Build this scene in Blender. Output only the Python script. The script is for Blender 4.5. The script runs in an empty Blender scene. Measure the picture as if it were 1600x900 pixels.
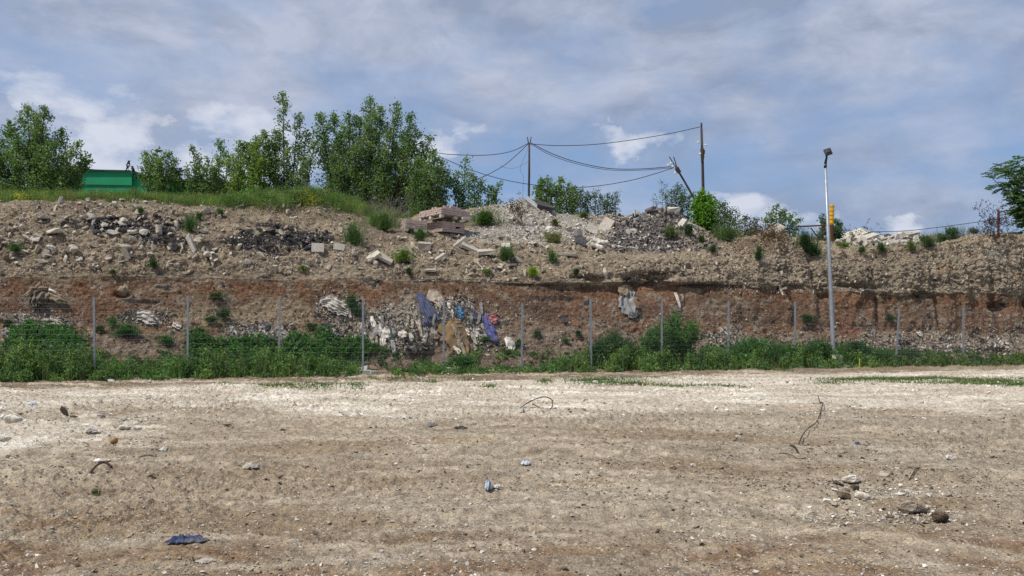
import bpy, math, random
import numpy as np
from mathutils import Vector, Matrix, Euler
from mathutils.bvhtree import BVHTree

random.seed(7)
RNG = np.random.default_rng(7)
R = math.radians
COL = bpy.context.scene.collection
FOC = 1300.0          # focal length measured in pixels of the survey photo
EYE = 1.6             # eye height above the lot
HOR = 503.0           # survey row of the horizon
LF = 0.9656; DF = 0.2604          # unit vector along the fence
F0 = np.array([-11.8, 23.5])      # first fence post
A2 = np.array([LF, DF]); B2 = np.array([-DF, LF])

# ------------------------------------------------------------------ helpers
def at(px, py, D):
    """surveyed bearing + distance -> world point"""
    return Vector(((px-800)/FOC*D, D, EYE+(HOR-py)/FOC*D))

def tag(o, label=None, cat=None, group=None, kind=None):
    if label: o['label'] = label
    if cat: o['category'] = cat
    if group: o['group'] = group
    if kind: o['kind'] = kind
    return o

def empty(name, loc, rot=(0, 0, 0)):
    o = bpy.data.objects.new(name, None)
    COL.objects.link(o)
    o.location = loc; o.rotation_euler = rot
    o.empty_display_size = 0.2
    return o

def npmesh(name, V, F, cols=None, smooth=False):
    """V (n,3) array; F: list of (m,k) int arrays or python list of tuples"""
    me = bpy.data.meshes.new(name)
    V = np.asarray(V, dtype=np.float32)
    if isinstance(F, np.ndarray): F = [F]
    if len(F) and not isinstance(F[0], np.ndarray):
        loops = np.array([i for f in F for i in f], dtype=np.int32)
        tot = np.array([len(f) for f in F], dtype=np.int32)
    else:
        F = [f for f in F if len(f)]
        loops = np.concatenate([f.ravel() for f in F]).astype(np.int32)
        tot = np.concatenate([np.full(len(f), f.shape[1], dtype=np.int32) for f in F])
    start = np.concatenate([[0], np.cumsum(tot)[:-1]]).astype(np.int32)
    me.vertices.add(len(V)); me.vertices.foreach_set('co', V.ravel())
    me.loops.add(len(loops)); me.loops.foreach_set('vertex_index', loops)
    me.polygons.add(len(tot)); me.polygons.foreach_set('loop_start', start)
    me.polygons.foreach_set('loop_total', tot)
    me.polygons.foreach_set('use_smooth', np.full(len(tot), smooth, dtype=bool))
    if cols is not None:
        at_ = me.attributes.new('Col', 'FLOAT_COLOR', 'POINT')
        c = np.ones((len(V), 4), dtype=np.float32); c[:, :3] = cols
        at_.data.foreach_set('color', c.ravel())
    me.update(calc_edges=True)
    return me

def link(name, me, mat=None, parent=None, loc=(0, 0, 0)):
    o = bpy.data.objects.new(name, me)
    COL.objects.link(o)
    if mat is not None:
        if len(me.materials) == 0: me.materials.append(mat)
    o.location = loc
    if parent: o.parent = parent
    return o

class MB:
    """collects simple shapes into one mesh"""
    def __init__(s): s.v = []; s.f = []; s.n = 0
    def add(s, V, F):
        V = [tuple(p) for p in V]
        s.v += V; s.f += [tuple(i+s.n for i in f) for f in F]; s.n += len(V); return s
    def box(s, c, d, rot=None, taper=1.0):
        M = rot.to_matrix() if isinstance(rot, Euler) else (rot if rot is not None else Matrix.Identity(3))
        V = []
        for z in (-1, 1):
            k = taper if z > 0 else 1.0
            for x, y in ((-1, -1), (1, -1), (1, 1), (-1, 1)):
                V.append(Vector(c)+M@Vector((x*d[0]/2*k, y*d[1]/2*k, z*d[2]/2)))
        return s.add(V, [(3, 2, 1, 0), (4, 5, 6, 7), (0, 1, 5, 4), (1, 2, 6, 5), (2, 3, 7, 6), (3, 0, 4, 7)])
    def tube(s, pts, rad, n=8, cap=True):
        pts = [Vector(p) for p in pts]
        if not hasattr(rad, '__len__'): rad = [rad]*len(pts)
        V = []; F = []
        ref = Vector((0.31, 0.2, 0.93)).normalized()
        t0 = (pts[1]-pts[0]).normalized()
        if abs(t0.dot(ref)) > 0.9: ref = Vector((1, 0.1, 0)).normalized()
        for i, p in enumerate(pts):
            t = (pts[min(i+1, len(pts)-1)]-pts[max(i-1, 0)]).normalized()
            a = t.cross(ref).normalized(); b = t.cross(a)
            for k in range(n):
                w = 2*math.pi*k/n
                V.append(p+(a*math.cos(w)+b*math.sin(w))*rad[i])
        for i in range(len(pts)-1):
            for k in range(n):
                F.append((i*n+k, i*n+(k+1) % n, (i+1)*n+(k+1) % n, (i+1)*n+k))
        if cap:
            F.append(tuple(range(n))[::-1]); F.append(tuple((len(pts)-1)*n+k for k in range(n)))
        return s.add(V, F)
    def build(s, name, mat, parent=None, loc=(0, 0, 0), smooth=False, bevel=0):
        me = npmesh(name, np.array([tuple(v) for v in s.v]), s.f, smooth=smooth)
        o = link(name, me, mat, parent, loc)
        if bevel:
            m = o.modifiers.new('Bevel', 'BEVEL'); m.width = bevel; m.segments = 2; m.limit_method = 'ANGLE'
        return o

# ------------------------------------------------------------------ noise
_p = RNG.permutation(256); PERM = np.concatenate([_p, _p, _p])
_g = RNG.normal(size=(256, 3)); GRAD = _g/np.linalg.norm(_g, axis=1)[:, None]
PERM = PERM.astype(np.int32); GRAD = GRAD.astype(np.float32)
def perlin(x, y, z=0.0):
    flat = np.ndim(z) == 0
    if flat: x, y = np.broadcast_arrays(np.asarray(x, np.float32), np.asarray(y, np.float32))
    else: x, y, z = np.broadcast_arrays(np.asarray(x, np.float32), np.asarray(y, np.float32), np.asarray(z, np.float32))
    def fr(a):
        f = np.floor(a); i = f.astype(np.int32) & 255; a = a-f
        return i, a, a*a*a*(a*(a*6-15)+10)
    xi, xf, u = fr(x); yi, yf, v = fr(y)
    A = PERM[xi]; B = PERM[xi+1]
    AA = PERM[A+yi]; AB = PERM[A+yi+1]; BA = PERM[B+yi]; BB = PERM[B+yi+1]
    if flat:
        k = int(abs(z)*37) & 255
        def g(H, i, j):
            G = GRAD[PERM[H+k]]; return (G[..., 0]*(xf-i)+G[..., 1]*(yf-j))*1.25
        a = g(AA, 0, 0); a = a+u*(g(BA, 1, 0)-a)
        b = g(AB, 0, 1); b = b+u*(g(BB, 1, 1)-b)
        return (a+v*(b-a))*1.6
    zi, zf, w = fr(z)
    def lay(k):
        def g(H, i, j):
            G = GRAD[PERM[H+zi+k]]; return G[..., 0]*(xf-i)+G[..., 1]*(yf-j)+G[..., 2]*(zf-k)
        a = g(AA, 0, 0); a = a+u*(g(BA, 1, 0)-a)
        b = g(AB, 0, 1); b = b+u*(g(BB, 1, 1)-b)
        return a+v*(b-a)
    a = lay(0); return (a+w*(lay(1)-a))*1.6
def fbm(x, y, z=0.0, o=4, lac=2.03, gain=0.5):
    r = 0; a = 1.0; f = 1.0
    for i in range(o):
        r = r+a*perlin(x*f+i*17.3, y*f-i*9.1, z*f+i*5.7); a *= gain; f *= lac
    return r
def ridge(x, y, z=0.0, o=3):
    r = 0; a = 1.0; f = 1.0
    for i in range(o):
        r = r+a*(1-2*np.abs(perlin(x*f+i*7.3, y*f+i*3.1, z*f-i*5.7))); a *= .5; f *= 2.1
    return r
def sst(a, b, x):
    t = np.clip((x-a)/(b-a), 0, 1); return t*t*(3-2*t)
def mixc(c, col, f): return c*(1-f[..., None])+np.array(col)*f[..., None]

# ------------------------------------------------------------------ materials
MATS = {}
def nodes(name):
    m = bpy.data.materials.new(name); m.use_nodes = True
    MATS[name] = m
    nt = m.node_tree
    return m, nt, nt.nodes['Principled BSDF']
def N(nt, typ, **kw):
    n = nt.nodes.new(typ)
    for k, v in kw.items():
        if k in n.inputs.keys() if hasattr(n.inputs, 'keys') else False: n.inputs[k].default_value = v
        else: setattr(n, k, v)
    return n
def noise(nt, vec, scale, detail=4, rough=.55):
    n = nt.nodes.new('ShaderNodeTexNoise'); n.inputs['Scale'].default_value = scale
    n.inputs['Detail'].default_value = detail; n.inputs['Roughness'].default_value = rough
    if vec is not None: nt.links.new(vec, n.inputs['Vector'])
    return n.outputs['Fac']
def maprange(nt, v, a, b, c, d):
    n = nt.nodes.new('ShaderNodeMapRange')
    for i, x in zip((1, 2, 3, 4), (a, b, c, d)): n.inputs[i].default_value = x
    nt.links.new(v, n.inputs[0]); return n.outputs[0]
def mixrgb(nt, fac, a, b, mode='MIX'):
    n = nt.nodes.new('ShaderNodeMix'); n.data_type = 'RGBA'; n.blend_type = mode
    for i, x in ((0, fac), (6, a), (7, b)):
        if isinstance(x, (int, float)): n.inputs[i].default_value = x
        elif isinstance(x, (tuple, list)): n.inputs[i].default_value = (*x, 1)
        else: nt.links.new(x, n.inputs[i])
    return n.outputs[2]
def math_(nt, op, a, b=0.0):
    n = nt.nodes.new('ShaderNodeMath'); n.operation = op
    for i, x in enumerate((a, b)):
        if isinstance(x, (int, float)): n.inputs[i].default_value = x
        else: nt.links.new(x, n.inputs[i])
    return n.outputs[0]
def bump(nt, bs, h, strength, dist):
    b = nt.nodes.new('ShaderNodeBump'); b.inputs['Strength'].default_value = strength
    b.inputs['Distance'].default_value = dist
    nt.links.new(h, b.inputs['Height']); nt.links.new(b.outputs[0], bs.inputs['Normal'])

def mat_simple(name, col, rough=.8, metal=0.0, var=.15, scale=6, bumps=.3, bdist=.01, col2=None, objrand=0.0, spec=.3):
    m, nt, bs = nodes(name)
    tc = nt.nodes.new('ShaderNodeTexCoord').outputs['Object']
    f = noise(nt, tc, scale, 5)
    c2 = col2 if col2 else tuple(x*(1-var*2) for x in col)
    c = mixrgb(nt, maprange(nt, f, .35, .65, 0, 1), col, c2)
    if objrand:
        oi = nt.nodes.new('ShaderNodeObjectInfo').outputs['Random']
        c = mixrgb(nt, 1.0, c, mixrgb(nt, oi, (1-objrand,)*3, (1+objrand,)*3), 'MULTIPLY')
    nt.links.new(c, bs.inputs['Base Color'])
    bs.inputs['Roughness'].default_value = rough; bs.inputs['Metallic'].default_value = metal
    bs.inputs['Specular IOR Level'].default_value = spec
    if bumps: bump(nt, bs, noise(nt, tc, scale*5, 5), bumps, bdist)
    return m

def mat_earth(name, fleck1=22, fleck2=60, amt=.45, bdist=.02, pale=(.5, .44, .36), dark=.45):
    m, nt, bs = nodes(name)
    tc = nt.nodes.new('ShaderNodeTexCoord').outputs['Object']
    at_ = nt.nodes.new('ShaderNodeAttribute'); at_.attribute_name = 'Col'
    c = at_.outputs['Color']
    # mottling
    f = noise(nt, tc, 9, 6, .65)
    c = mixrgb(nt, 1.0, c, mixrgb(nt, maprange(nt, f, .3, .7, 0, 1), (1-dark,)*3, (1+dark,)*3), 'MULTIPLY')
    f2 = noise(nt, tc, 55, 4, .7)
    c = mixrgb(nt, 1.0, c, mixrgb(nt, maprange(nt, f2, .3, .7, 0, 1), (1-dark*.9,)*3, (1+dark*.9,)*3), 'MULTIPLY')
    for sc, th in ((fleck1, .20), (fleck2, .16), (fleck2*2.1, .1)):
        v = nt.nodes.new('ShaderNodeTexVoronoi'); v.inputs['Scale'].default_value = sc
        nt.links.new(tc, v.inputs['Vector'])
        sep = nt.nodes.new('ShaderNodeSeparateColor'); nt.links.new(v.outputs['Color'], sep.inputs[0])
        on = math_(nt, 'MULTIPLY', math_(nt, 'LESS_THAN', sep.outputs[0], amt*.45),
                   maprange(nt, v.outputs['Distance'], .22, .34, 1, 0))
        pc = mixrgb(nt, sep.outputs[1], tuple(x*.7 for x in pale), pale)
        # stones keep some of the colour of the soil that dusts them
        pc = mixrgb(nt, .45, pc, c)
        c = mixrgb(nt, on, c, pc)
        # crumbs of darker soil
        dk = math_(nt, 'MULTIPLY', math_(nt, 'GREATER_THAN', sep.outputs[0], 1-amt*.35), maprange(nt, v.outputs['Distance'], .2, .36, .6, 0))
        c = mixrgb(nt, dk, c, mixrgb(nt, 1.0, c, (.42, .38, .34), 'MULTIPLY'))
    nt.links.new(c, bs.inputs['Base Color'])
    bs.inputs['Roughness'].default_value = .95; bs.inputs['Specular IOR Level'].default_value = .1
    h = math_(nt, 'ADD', noise(nt, tc, 14, 8, .7), math_(nt, 'MULTIPLY', noise(nt, tc, 60, 4, .7), .5))
    for sc, k in ((fleck1*.55, .55), (fleck1*1.2, .35), (fleck2, .2)):
        v = nt.nodes.new('ShaderNodeTexVoronoi'); v.inputs['Scale'].default_value = sc; v.inputs['Randomness'].default_value = 1
        wv = nt.nodes.new('ShaderNodeVectorMath'); wv.operation = 'MULTIPLY_ADD'
        nn = nt.nodes.new('ShaderNodeTexNoise'); nn.inputs['Scale'].default_value = sc*.8; nt.links.new(tc, nn.inputs['Vector'])
        nt.links.new(nn.outputs['Color'], wv.inputs[0]); wv.inputs[1].default_value = (.7/sc,)*3; nt.links.new(tc, wv.inputs[2])
        nt.links.new(wv.outputs[0], v.inputs['Vector'])
        h = math_(nt, 'SUBTRACT', h, math_(nt, 'MULTIPLY', v.outputs['Distance'], k))
    bump(nt, bs, h, 1.0, bdist)
    return m

def mat_leaf(name, rough=.55):
    m, nt, bs = nodes(name)
    at_ = nt.nodes.new('ShaderNodeAttribute'); at_.attribute_name = 'Col'
    nt.links.new(at_.outputs['Color'], bs.inputs['Base Color'])
    bs.inputs['Roughness'].default_value = rough; bs.inputs['Specular IOR Level'].default_value = .35
    tr = nt.nodes.new('ShaderNodeBsdfTranslucent')
    tcx = mixrgb(nt, 1.0, at_.outputs['Color'], (1.5, 1.9, .6), 'MULTIPLY')
    nt.links.new(tcx, tr.inputs['Color'])
    mx = nt.nodes.new('ShaderNodeMixShader'); mx.inputs[0].default_value = .3
    nt.links.new(bs.outputs[0], mx.inputs[1]); nt.links.new(tr.outputs[0], mx.inputs[2])
    nt.links.new(mx.outputs[0], nt.nodes['Material Output'].inputs['Surface'])
    return m
def mat_attr(name, rough=.9, scale=30, var=.2, bdist=.01, objcol=None):
    m, nt, bs = nodes(name)
    tc = nt.nodes.new('ShaderNodeTexCoord').outputs['Object']
    if objcol:
        oi = nt.nodes.new('ShaderNodeObjectInfo').outputs['Random']
        cr = nt.nodes.new('ShaderNodeValToRGB'); nt.links.new(oi, cr.inputs[0])
        cr.color_ramp.interpolation = 'LINEAR'
        e = cr.color_ramp.elements
        for i, c in enumerate(objcol):
            p = i/(len(objcol)-1)
            if i == 0: el = e[0]
            elif i == len(objcol)-1: el = e[-1]
            else: el = e.new(p)
            el.position = p; el.color = (*c, 1)
        c = cr.outputs[0]
    else:
        at_ = nt.nodes.new('ShaderNodeAttribute'); at_.attribute_name = 'Col'; c = at_.outputs['Color']
    f = noise(nt, tc, scale, 5, .65)
    c = mixrgb(nt, 1.0, c, mixrgb(nt, maprange(nt, f, .3, .7, 0, 1), (1-var,)*3, (1+var,)*3), 'MULTIPLY')
    nt.links.new(c, bs.inputs['Base Color'])
    bs.inputs['Roughness'].default_value = rough; bs.inputs['Specular IOR Level'].default_value = .15
    bump(nt, bs, noise(nt, tc, scale, 6, .7), .7, bdist)
    return m
# ------------------------------------------------------------------ the ground of the lot
def ground_h(x, y):
    """relief of the lot: ruts, clods, humps; dies out far away"""
    near = 1-sst(30, 60, np.hypot(x, y))
    yy = y+.06*x
    h = .035*fbm(x*.22, yy*.8, 3.1, 3)                       # long low ruts
    h = h+.022*fbm(x*.9, yy*1.7, 8.7, 3)
    rough = .45+.75*sst(-.1, .5, fbm(x*.12+4, y*.22, 1.2, 2))+.3*sst(10, 14, y)
    h = h-rough*.016*ridge(x*2.1+.8*perlin(x*1.5, y*1.5), y*3.6, 2.2, 3)-rough*.016*ridge(x*8.6, y*8.2, 4.2, 2)
    h = h+rough*.022*fbm(x*7, y*8, 5.5, 3)
    for a, b, k in ((8.6, .045, .9), (10.3, .05, .9), (13.2, -.03, .7), (6.7, .07, .8)):
        e = y-(a+b*x+.25*np.sin(x*.35+a))
        w = np.exp(-(e/.16)**2)
        h = h-k*.042*w+k*.02*np.exp(-((np.abs(e)-.27)/.09)**2)+k*.008*w*np.sin(x*26+6*np.abs(e))
    # rim of scraped gravel in front of the weeds
    tf = (x-F0[0])*B2[0]+(y-F0[1])*B2[1]
    h = h+.10*np.exp(-((tf+2.3)/.5)**2)*(.6+.5*fbm(x*.7, y*.3, 9, 2))
    h = h+.05*sst(-1.5, 1, tf)
    return h*near

def build_ground():
    py = np.concatenate([np.linspace(940, 640, 420), np.linspace(639.4, 578, 330)])
    D = FOC*EYE/(py-HOR)
    D = np.concatenate([[-800, -60, -5, 2, 3.5], D, [30, 36, 50, 90, 300, 3000]])
    pxs = np.linspace(-260, 1860, 1250)
    U = (pxs-800)/FOC
    nu = len(U); nd = len(D)
    X = np.zeros((nd, nu+6)); Y = np.zeros_like(X)
    for i, d in enumerate(D):
        w = max(abs(d), 5.0) if d < 40 else 40.0
        X[i, 3:-3] = U*w
        X[i, :3] = [-3000, -300, U[0]*w-15]; X[i, -3:] = [U[-1]*w+15, 300, 3000]
        Y[i, :] = d
    Z = ground_h(X, Y)
    near = (np.abs(X) < 60) & (Y > 3) & (Y < 32)
    nr, nc = X.shape
    idx = np.arange(nr*nc).reshape(nr, nc)
    F = np.stack([idx[:-1, :-1], idx[:-1, 1:], idx[1:, 1:], idx[1:, :-1]], -1).reshape(-1, 4)
    V = np.stack([X, Y, Z], -1).reshape(-1, 3)
    x, y = V[:, 0], V[:, 1]
    tf = (x-F0[0])*B2[0]+(y-F0[1])*B2[1]
    # soil colours and painted rut shading, all as they lie on the ground
    c = np.ones((len(V), 3))*np.array([.355, .30, .232])
    n1 = fbm(x*.18, y*.5+x*.03, 1.0, 4); n2 = fbm(x*.5, y*1.6+x*.08, 2.0, 4); n3 = fbm(x*1.7, y*2.4, 3.0, 4)
    c = mixc(c, (.31, .25, .185), sst(-.1, .6, n1)*.8)
    c = mixc(c, (.48, .425, .35), sst(.0, .8, n2)*.6)
    n4 = fbm(x*3.5, y*6.5, 21.0, 3)
    c = mixc(c, (.20, .165, .125), sst(.25, .8, n4)*.45)
    c = mixc(c, (.52, .47, .39), sst(.2, .8, -n4)*.35)
    c = mixc(c, (.27, .225, .175), sst(.2, .8, n3)*.5)
    # grey gravelly drift on the right
    c = mixc(c, (.31, .275, .225), sst(-4, 6, x)*sst(-.5, .4, fbm(x*.3, y*.5, 6, 3))*.7*sst(8, 10, y))
    # rusty soil close by
    rust = sst(6.45, 5.6, y+.5*fbm(x*.8, y*1.5, 7, 3)+.25*np.sin(x*.9))
    c = mixc(c, (.19, .115, .065), rust*sst(-.35, .35, fbm(x*.7, y*2.2, 11, 3))*.85)
    rust2 = np.exp(-(((x+3.9)/1.3)**2+((y-6.9)/.45)**2))+np.exp(-(((x-.9)/1.3)**2+((y-5.75)/.2)**2))+np.exp(-(((x+4.2)/.9)**2+((y-8.0)/.2)**2))
    c = mixc(c, (.2, .12, .065), np.clip(rust2, 0, 1)*.7*sst(-.3, .3, fbm(x*2, y*4, 12, 3)))
    c = mixc(c, (.42, .22, .09), np.exp(-(((x+.95)/.6)**2+((y-11.4)/.35)**2))*sst(-.1, .4, fbm(x*4, y*4, 12.5, 3))*.8)
    # white crushed limestone strip
    edge = fbm(x*.25, y*.3, 14, 3)
    strip = sst(13.6, 16.6, y+1.3*edge+.9*fbm(x*.9, y*1.1, 15, 3))*sst(-2.6, -3.3, tf+.5*edge)
    strip *= .55+.45*sst(-.4, .3, fbm(x*.35, y*.9, 16, 4))
    strip = np.maximum(strip, .9*sst(.55, 1.1, np.exp(-(((x+7.6)/2.6)**2+((y-12.0)/2.4)**2))*1.6+.4*n3))
    c = mixc(c, (.54, .49, .42), np.clip(strip, 0, 1))
    c = mixc(c, (.74, .70, .635), np.clip(strip, 0, 1)*sst(-.1, .5, fbm(x*.5, y*1.2, 17, 4))*.75)
    # dark damp soil between gravel and weeds
    soil = sst(-3.7, -3.0, tf+.5*fbm(x*.5, y*.5, 18, 3))
    c = mixc(c, (.17, .125, .085), soil*sst(-.7, .0, fbm(x*.45, y*1.3, 19, 3))*.92)
    c = mixc(c, (.50, .44, .35), soil*sst(.2, .6, fbm(x*.6, y*2.0, 20, 3))*sst(-.2, -1.0, tf)*.8)
    far = sst(28, 40, np.hypot(x, y))
    c = mixc(c, (.30, .26, .18), far)
    wy = y+.7*perlin(x*.33, y*.3)+.25*perlin(x*1.1, y*.9, 2.0); n5 = fbm(x*.62+3, wy*2.9+x*.35, 23.0, 4); cmp_ = 1-strip*.7
    c = mixc(c, (.19, .145, .10), sst(.1, .7, n5)*.5*cmp_*sst(-.5, .3, fbm(x*.2, y*.45, 24, 2)))  # dark streaks painted in place of the shading of ruts
    c = mixc(c, (.50, .43, .33), sst(.2, .9, -n5)*.5)
    wet = sst(.28, .75, fbm(x*.22+8, y*.75, 25.0, 4))*sst(14.5, 11.5, y)
    c = mixc(c, (.235, .175, .115), wet*.75)
    c = c*np.array([1.035, 1.0, .93])
    c = np.clip(c, .02, .9)
    me = npmesh('ground', V, F, cols=c, smooth=True)
    o = link('ground', me, mat_earth('ground_soil', 24, 66, .6, .03, (.64, .59, .51), .42))
    tag(o, kind='structure')
    return o
ground = build_ground()

def gpt(px, py):
    """a spot on the lot surveyed at (px,py)"""
    d = FOC*EYE/(py-HOR); x = (px-800)/FOC*d
    return Vector((x, d, float(ground_h(np.array(x), np.array(d)))))

def gpts(px, py):
    px = np.asarray(px, float); py = np.asarray(py, float)
    d = FOC*EYE/(py-HOR); x = (px-800)/FOC*d
    return np.stack([x, d, ground_h(x, d)], 1)

# ------------------------------------------------------------------ the cut bank and the plateau above it
def st_of(px, py, t):
    """fence coordinate s and height z of a point t metres behind the fence line"""
    u = (px-800)/FOC
    # x = F0x + s*LF - t*DF ; y = F0y + s*DF + t*LF ; x = u*y
    s = (u*(F0[1]+t*LF)-F0[0]+t*DF)/(LF-u*DF)
    y = F0[1]+s*DF+t*LF
    return s, EYE+(HOR-py)/FOC*y
def knot(rows):
    r = sorted([(*st_of(px, py, t), t) for px, t, py in rows])
    return np.array([a[0] for a in r]), np.array([a[2] for a in r]), np.array([a[1] for a in r])
KN = [
 knot([(0,.6,0),(1600,.6,0)]),      # replaced below: buried toe
 knot([(-200,1.5,548),(0,1.5,550),(400,1.5,548),(800,1.5,546),(1000,1.6,546),(1200,1.6,545),(1600,1.6,545),(1800,1.6,545)]),
 knot([(-200,2.6,505),(0,2.6,505),(150,2.6,500),(300,2.6,495),(420,2.7,490),(560,2.5,500),(650,2.2,497),(760,2.3,502),(850,2.5,500),(1000,2.5,497),(1200,2.4,505),(1400,2.3,515),(1600,2.2,520),(1800,2.2,520)]),
 knot([(-200,3.15,432),(0,3.15,434),(200,3.15,432),(400,3.15,437),(600,3.15,439),(750,3.1,441),(850,3.0,446),(930,3.1,448),(1050,3.15,446),(1150,2.9,445),(1200,2.8,451),(1300,2.8,452),(1400,2.6,463),(1500,2.6,458),(1600,2.6,462),(1800,2.6,462)]),
 knot([(-200,3.2,427),(0,3.2,430),(200,3.2,428),(400,3.2,433),(600,3.2,435),(750,3.1,436),(850,2.95,441),(930,2.95,441),(1050,2.95,439),(1150,2.8,440),(1200,2.72,446),(1300,2.7,447),(1400,2.5,458),(1500,2.5,452),(1600,2.5,456),(1800,2.5,456)]),
 knot([(-200,4.1,372),(0,4.1,374),(200,4.1,370),(400,4.1,375),(600,4.1,390),(750,4.1,400),(850,4.0,405),(950,3.5,408),(1050,3.4,405),(1150,3.2,408),(1200,3.0,412),(1300,2.9,415),(1400,2.75,420),(1500,2.8,412),(1600,2.8,410),(1800,2.8,410)]),
 knot([(-200,5.6,320),(0,5.6,322),(100,5.6,318),(200,5.7,320),(300,5.7,328),(400,5.7,338),(500,5.6,345),(570,5.4,358),(650,5.2,372),(750,5.2,378),(850,5.0,382),(950,4.8,388),(1050,4.6,388),(1120,4.4,378),(1180,4.0,370),(1230,3.8,368),(1262,3.6,388),(1330,3.4,391),(1420,3.4,388),(1480,3.5,378),(1540,3.6,366),(1600,3.6,366),(1800,3.6,362)]),
 knot([(-200,7.6,311),(0,7.6,312),(100,7.6,312),(200,7.6,314),(300,7.6,318),(370,7.4,320),(430,7.2,315),(500,7.2,315),(545,7.3,325),(590,7.3,345),(640,7.3,355),(750,7.3,358),(800,7.4,356),(860,7.0,366),(950,6.6,374),(1050,6.2,370),(1120,6.0,366),(1180,5.8,366),(1262,6,378),(1330,6,379),(1450,6,372),(1540,6,366),(1600,6,364),(1800,6,360)]),
 knot([(-200,10.5,308),(0,10.5,310),(200,10.5,312),(300,10.5,314),(370,10.5,312),(430,10.5,309),(500,10.5,309),(560,10.5,322),(600,10.5,334),(640,10.5,338),(700,10.5,330),(780,10.5,324),(850,10.5,328),(900,10.5,336),(1050,10.5,342),(1120,10.5,358),(1200,10.5,366),(1300,10.5,374),(1450,10.5,372),(1600,10.5,366),(1800,10.5,364)]),
]
def bank_base(s):
    s = np.asarray(s, float)
    T = []; Z = []
    T.append(np.full_like(s, .6)); Z.append(np.full_like(s, -.35))
    T.append(np.full_like(s, 1.0)); Z.append(np.full_like(s, .12))
    for k in KN[1:]:
        T.append(np.interp(s, k[0], k[1])); Z.append(np.interp(s, k[0], k[2]))
    zl = Z[-1]
    for t, z in ((14, .85), (22, .45), (45, .2), (120, 0), (500, 0), (3000, 0)):
        T.append(np.full_like(s, t)); Z.append(5.4+(zl-5.4)*z)
    return np.array(T), np.array(Z)
SEG = [5, 14, 40, 36, 5, 50, 62, 40, 34, 12, 8, 5, 3, 3, 2]

def bank_grid():
    s = np.concatenate([[-3000, -300, -80, -40, -22], np.linspace(-14, 54, 1500), [60, 75, 110, 320, 3000]])
    s_eval = np.clip(s, -14, 54)
    T, Z = bank_base(s_eval)
    rt, rz, rk = [], [], []
    for k, n in enumerate(SEG):
        for j in range(n):
            f = j/n
            rt.append(T[k]*(1-f)+T[k+1]*f); rz.append(Z[k]*(1-f)+Z[k+1]*f); rk.append(k+f)
    rt.append(T[-1]); rz.append(Z[-1]); rk.append(len(SEG))
    t = np.array(rt); z = np.array(rz); rk = np.array(rk)
    # relax the corners of the profile a little, but keep the ledge (row index 60..100)
    def sm(a, it):
        for _ in range(it):
            b = a.copy(); b[1:-1] = (a[:-2]+a[1:-1]*2+a[2:])/4
            keep = ((rk > 3.7) & (rk < 4.6))[:, None]
            a = np.where(keep, a, b)
        return a
    nfine = int(np.searchsorted(rk, 9.0))
    t[:nfine] = sm(t[:nfine+1], 25)[:nfine] if False else t[:nfine]
    S = np.broadcast_to(s, t.shape).copy()
    return S, t, z, rk
S_, T_, Z_, RK_ = bank_grid()

def ell(s, z, px, py, t, rs, rz, pw=1.0):
    """soft ellipse on the bank face, centred on a surveyed point"""
    cs, cz = st_of(px, py, t)
    return np.exp(-((((s-cs)/rs)**2+((z-cz)/rz)**2)**pw))

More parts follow.
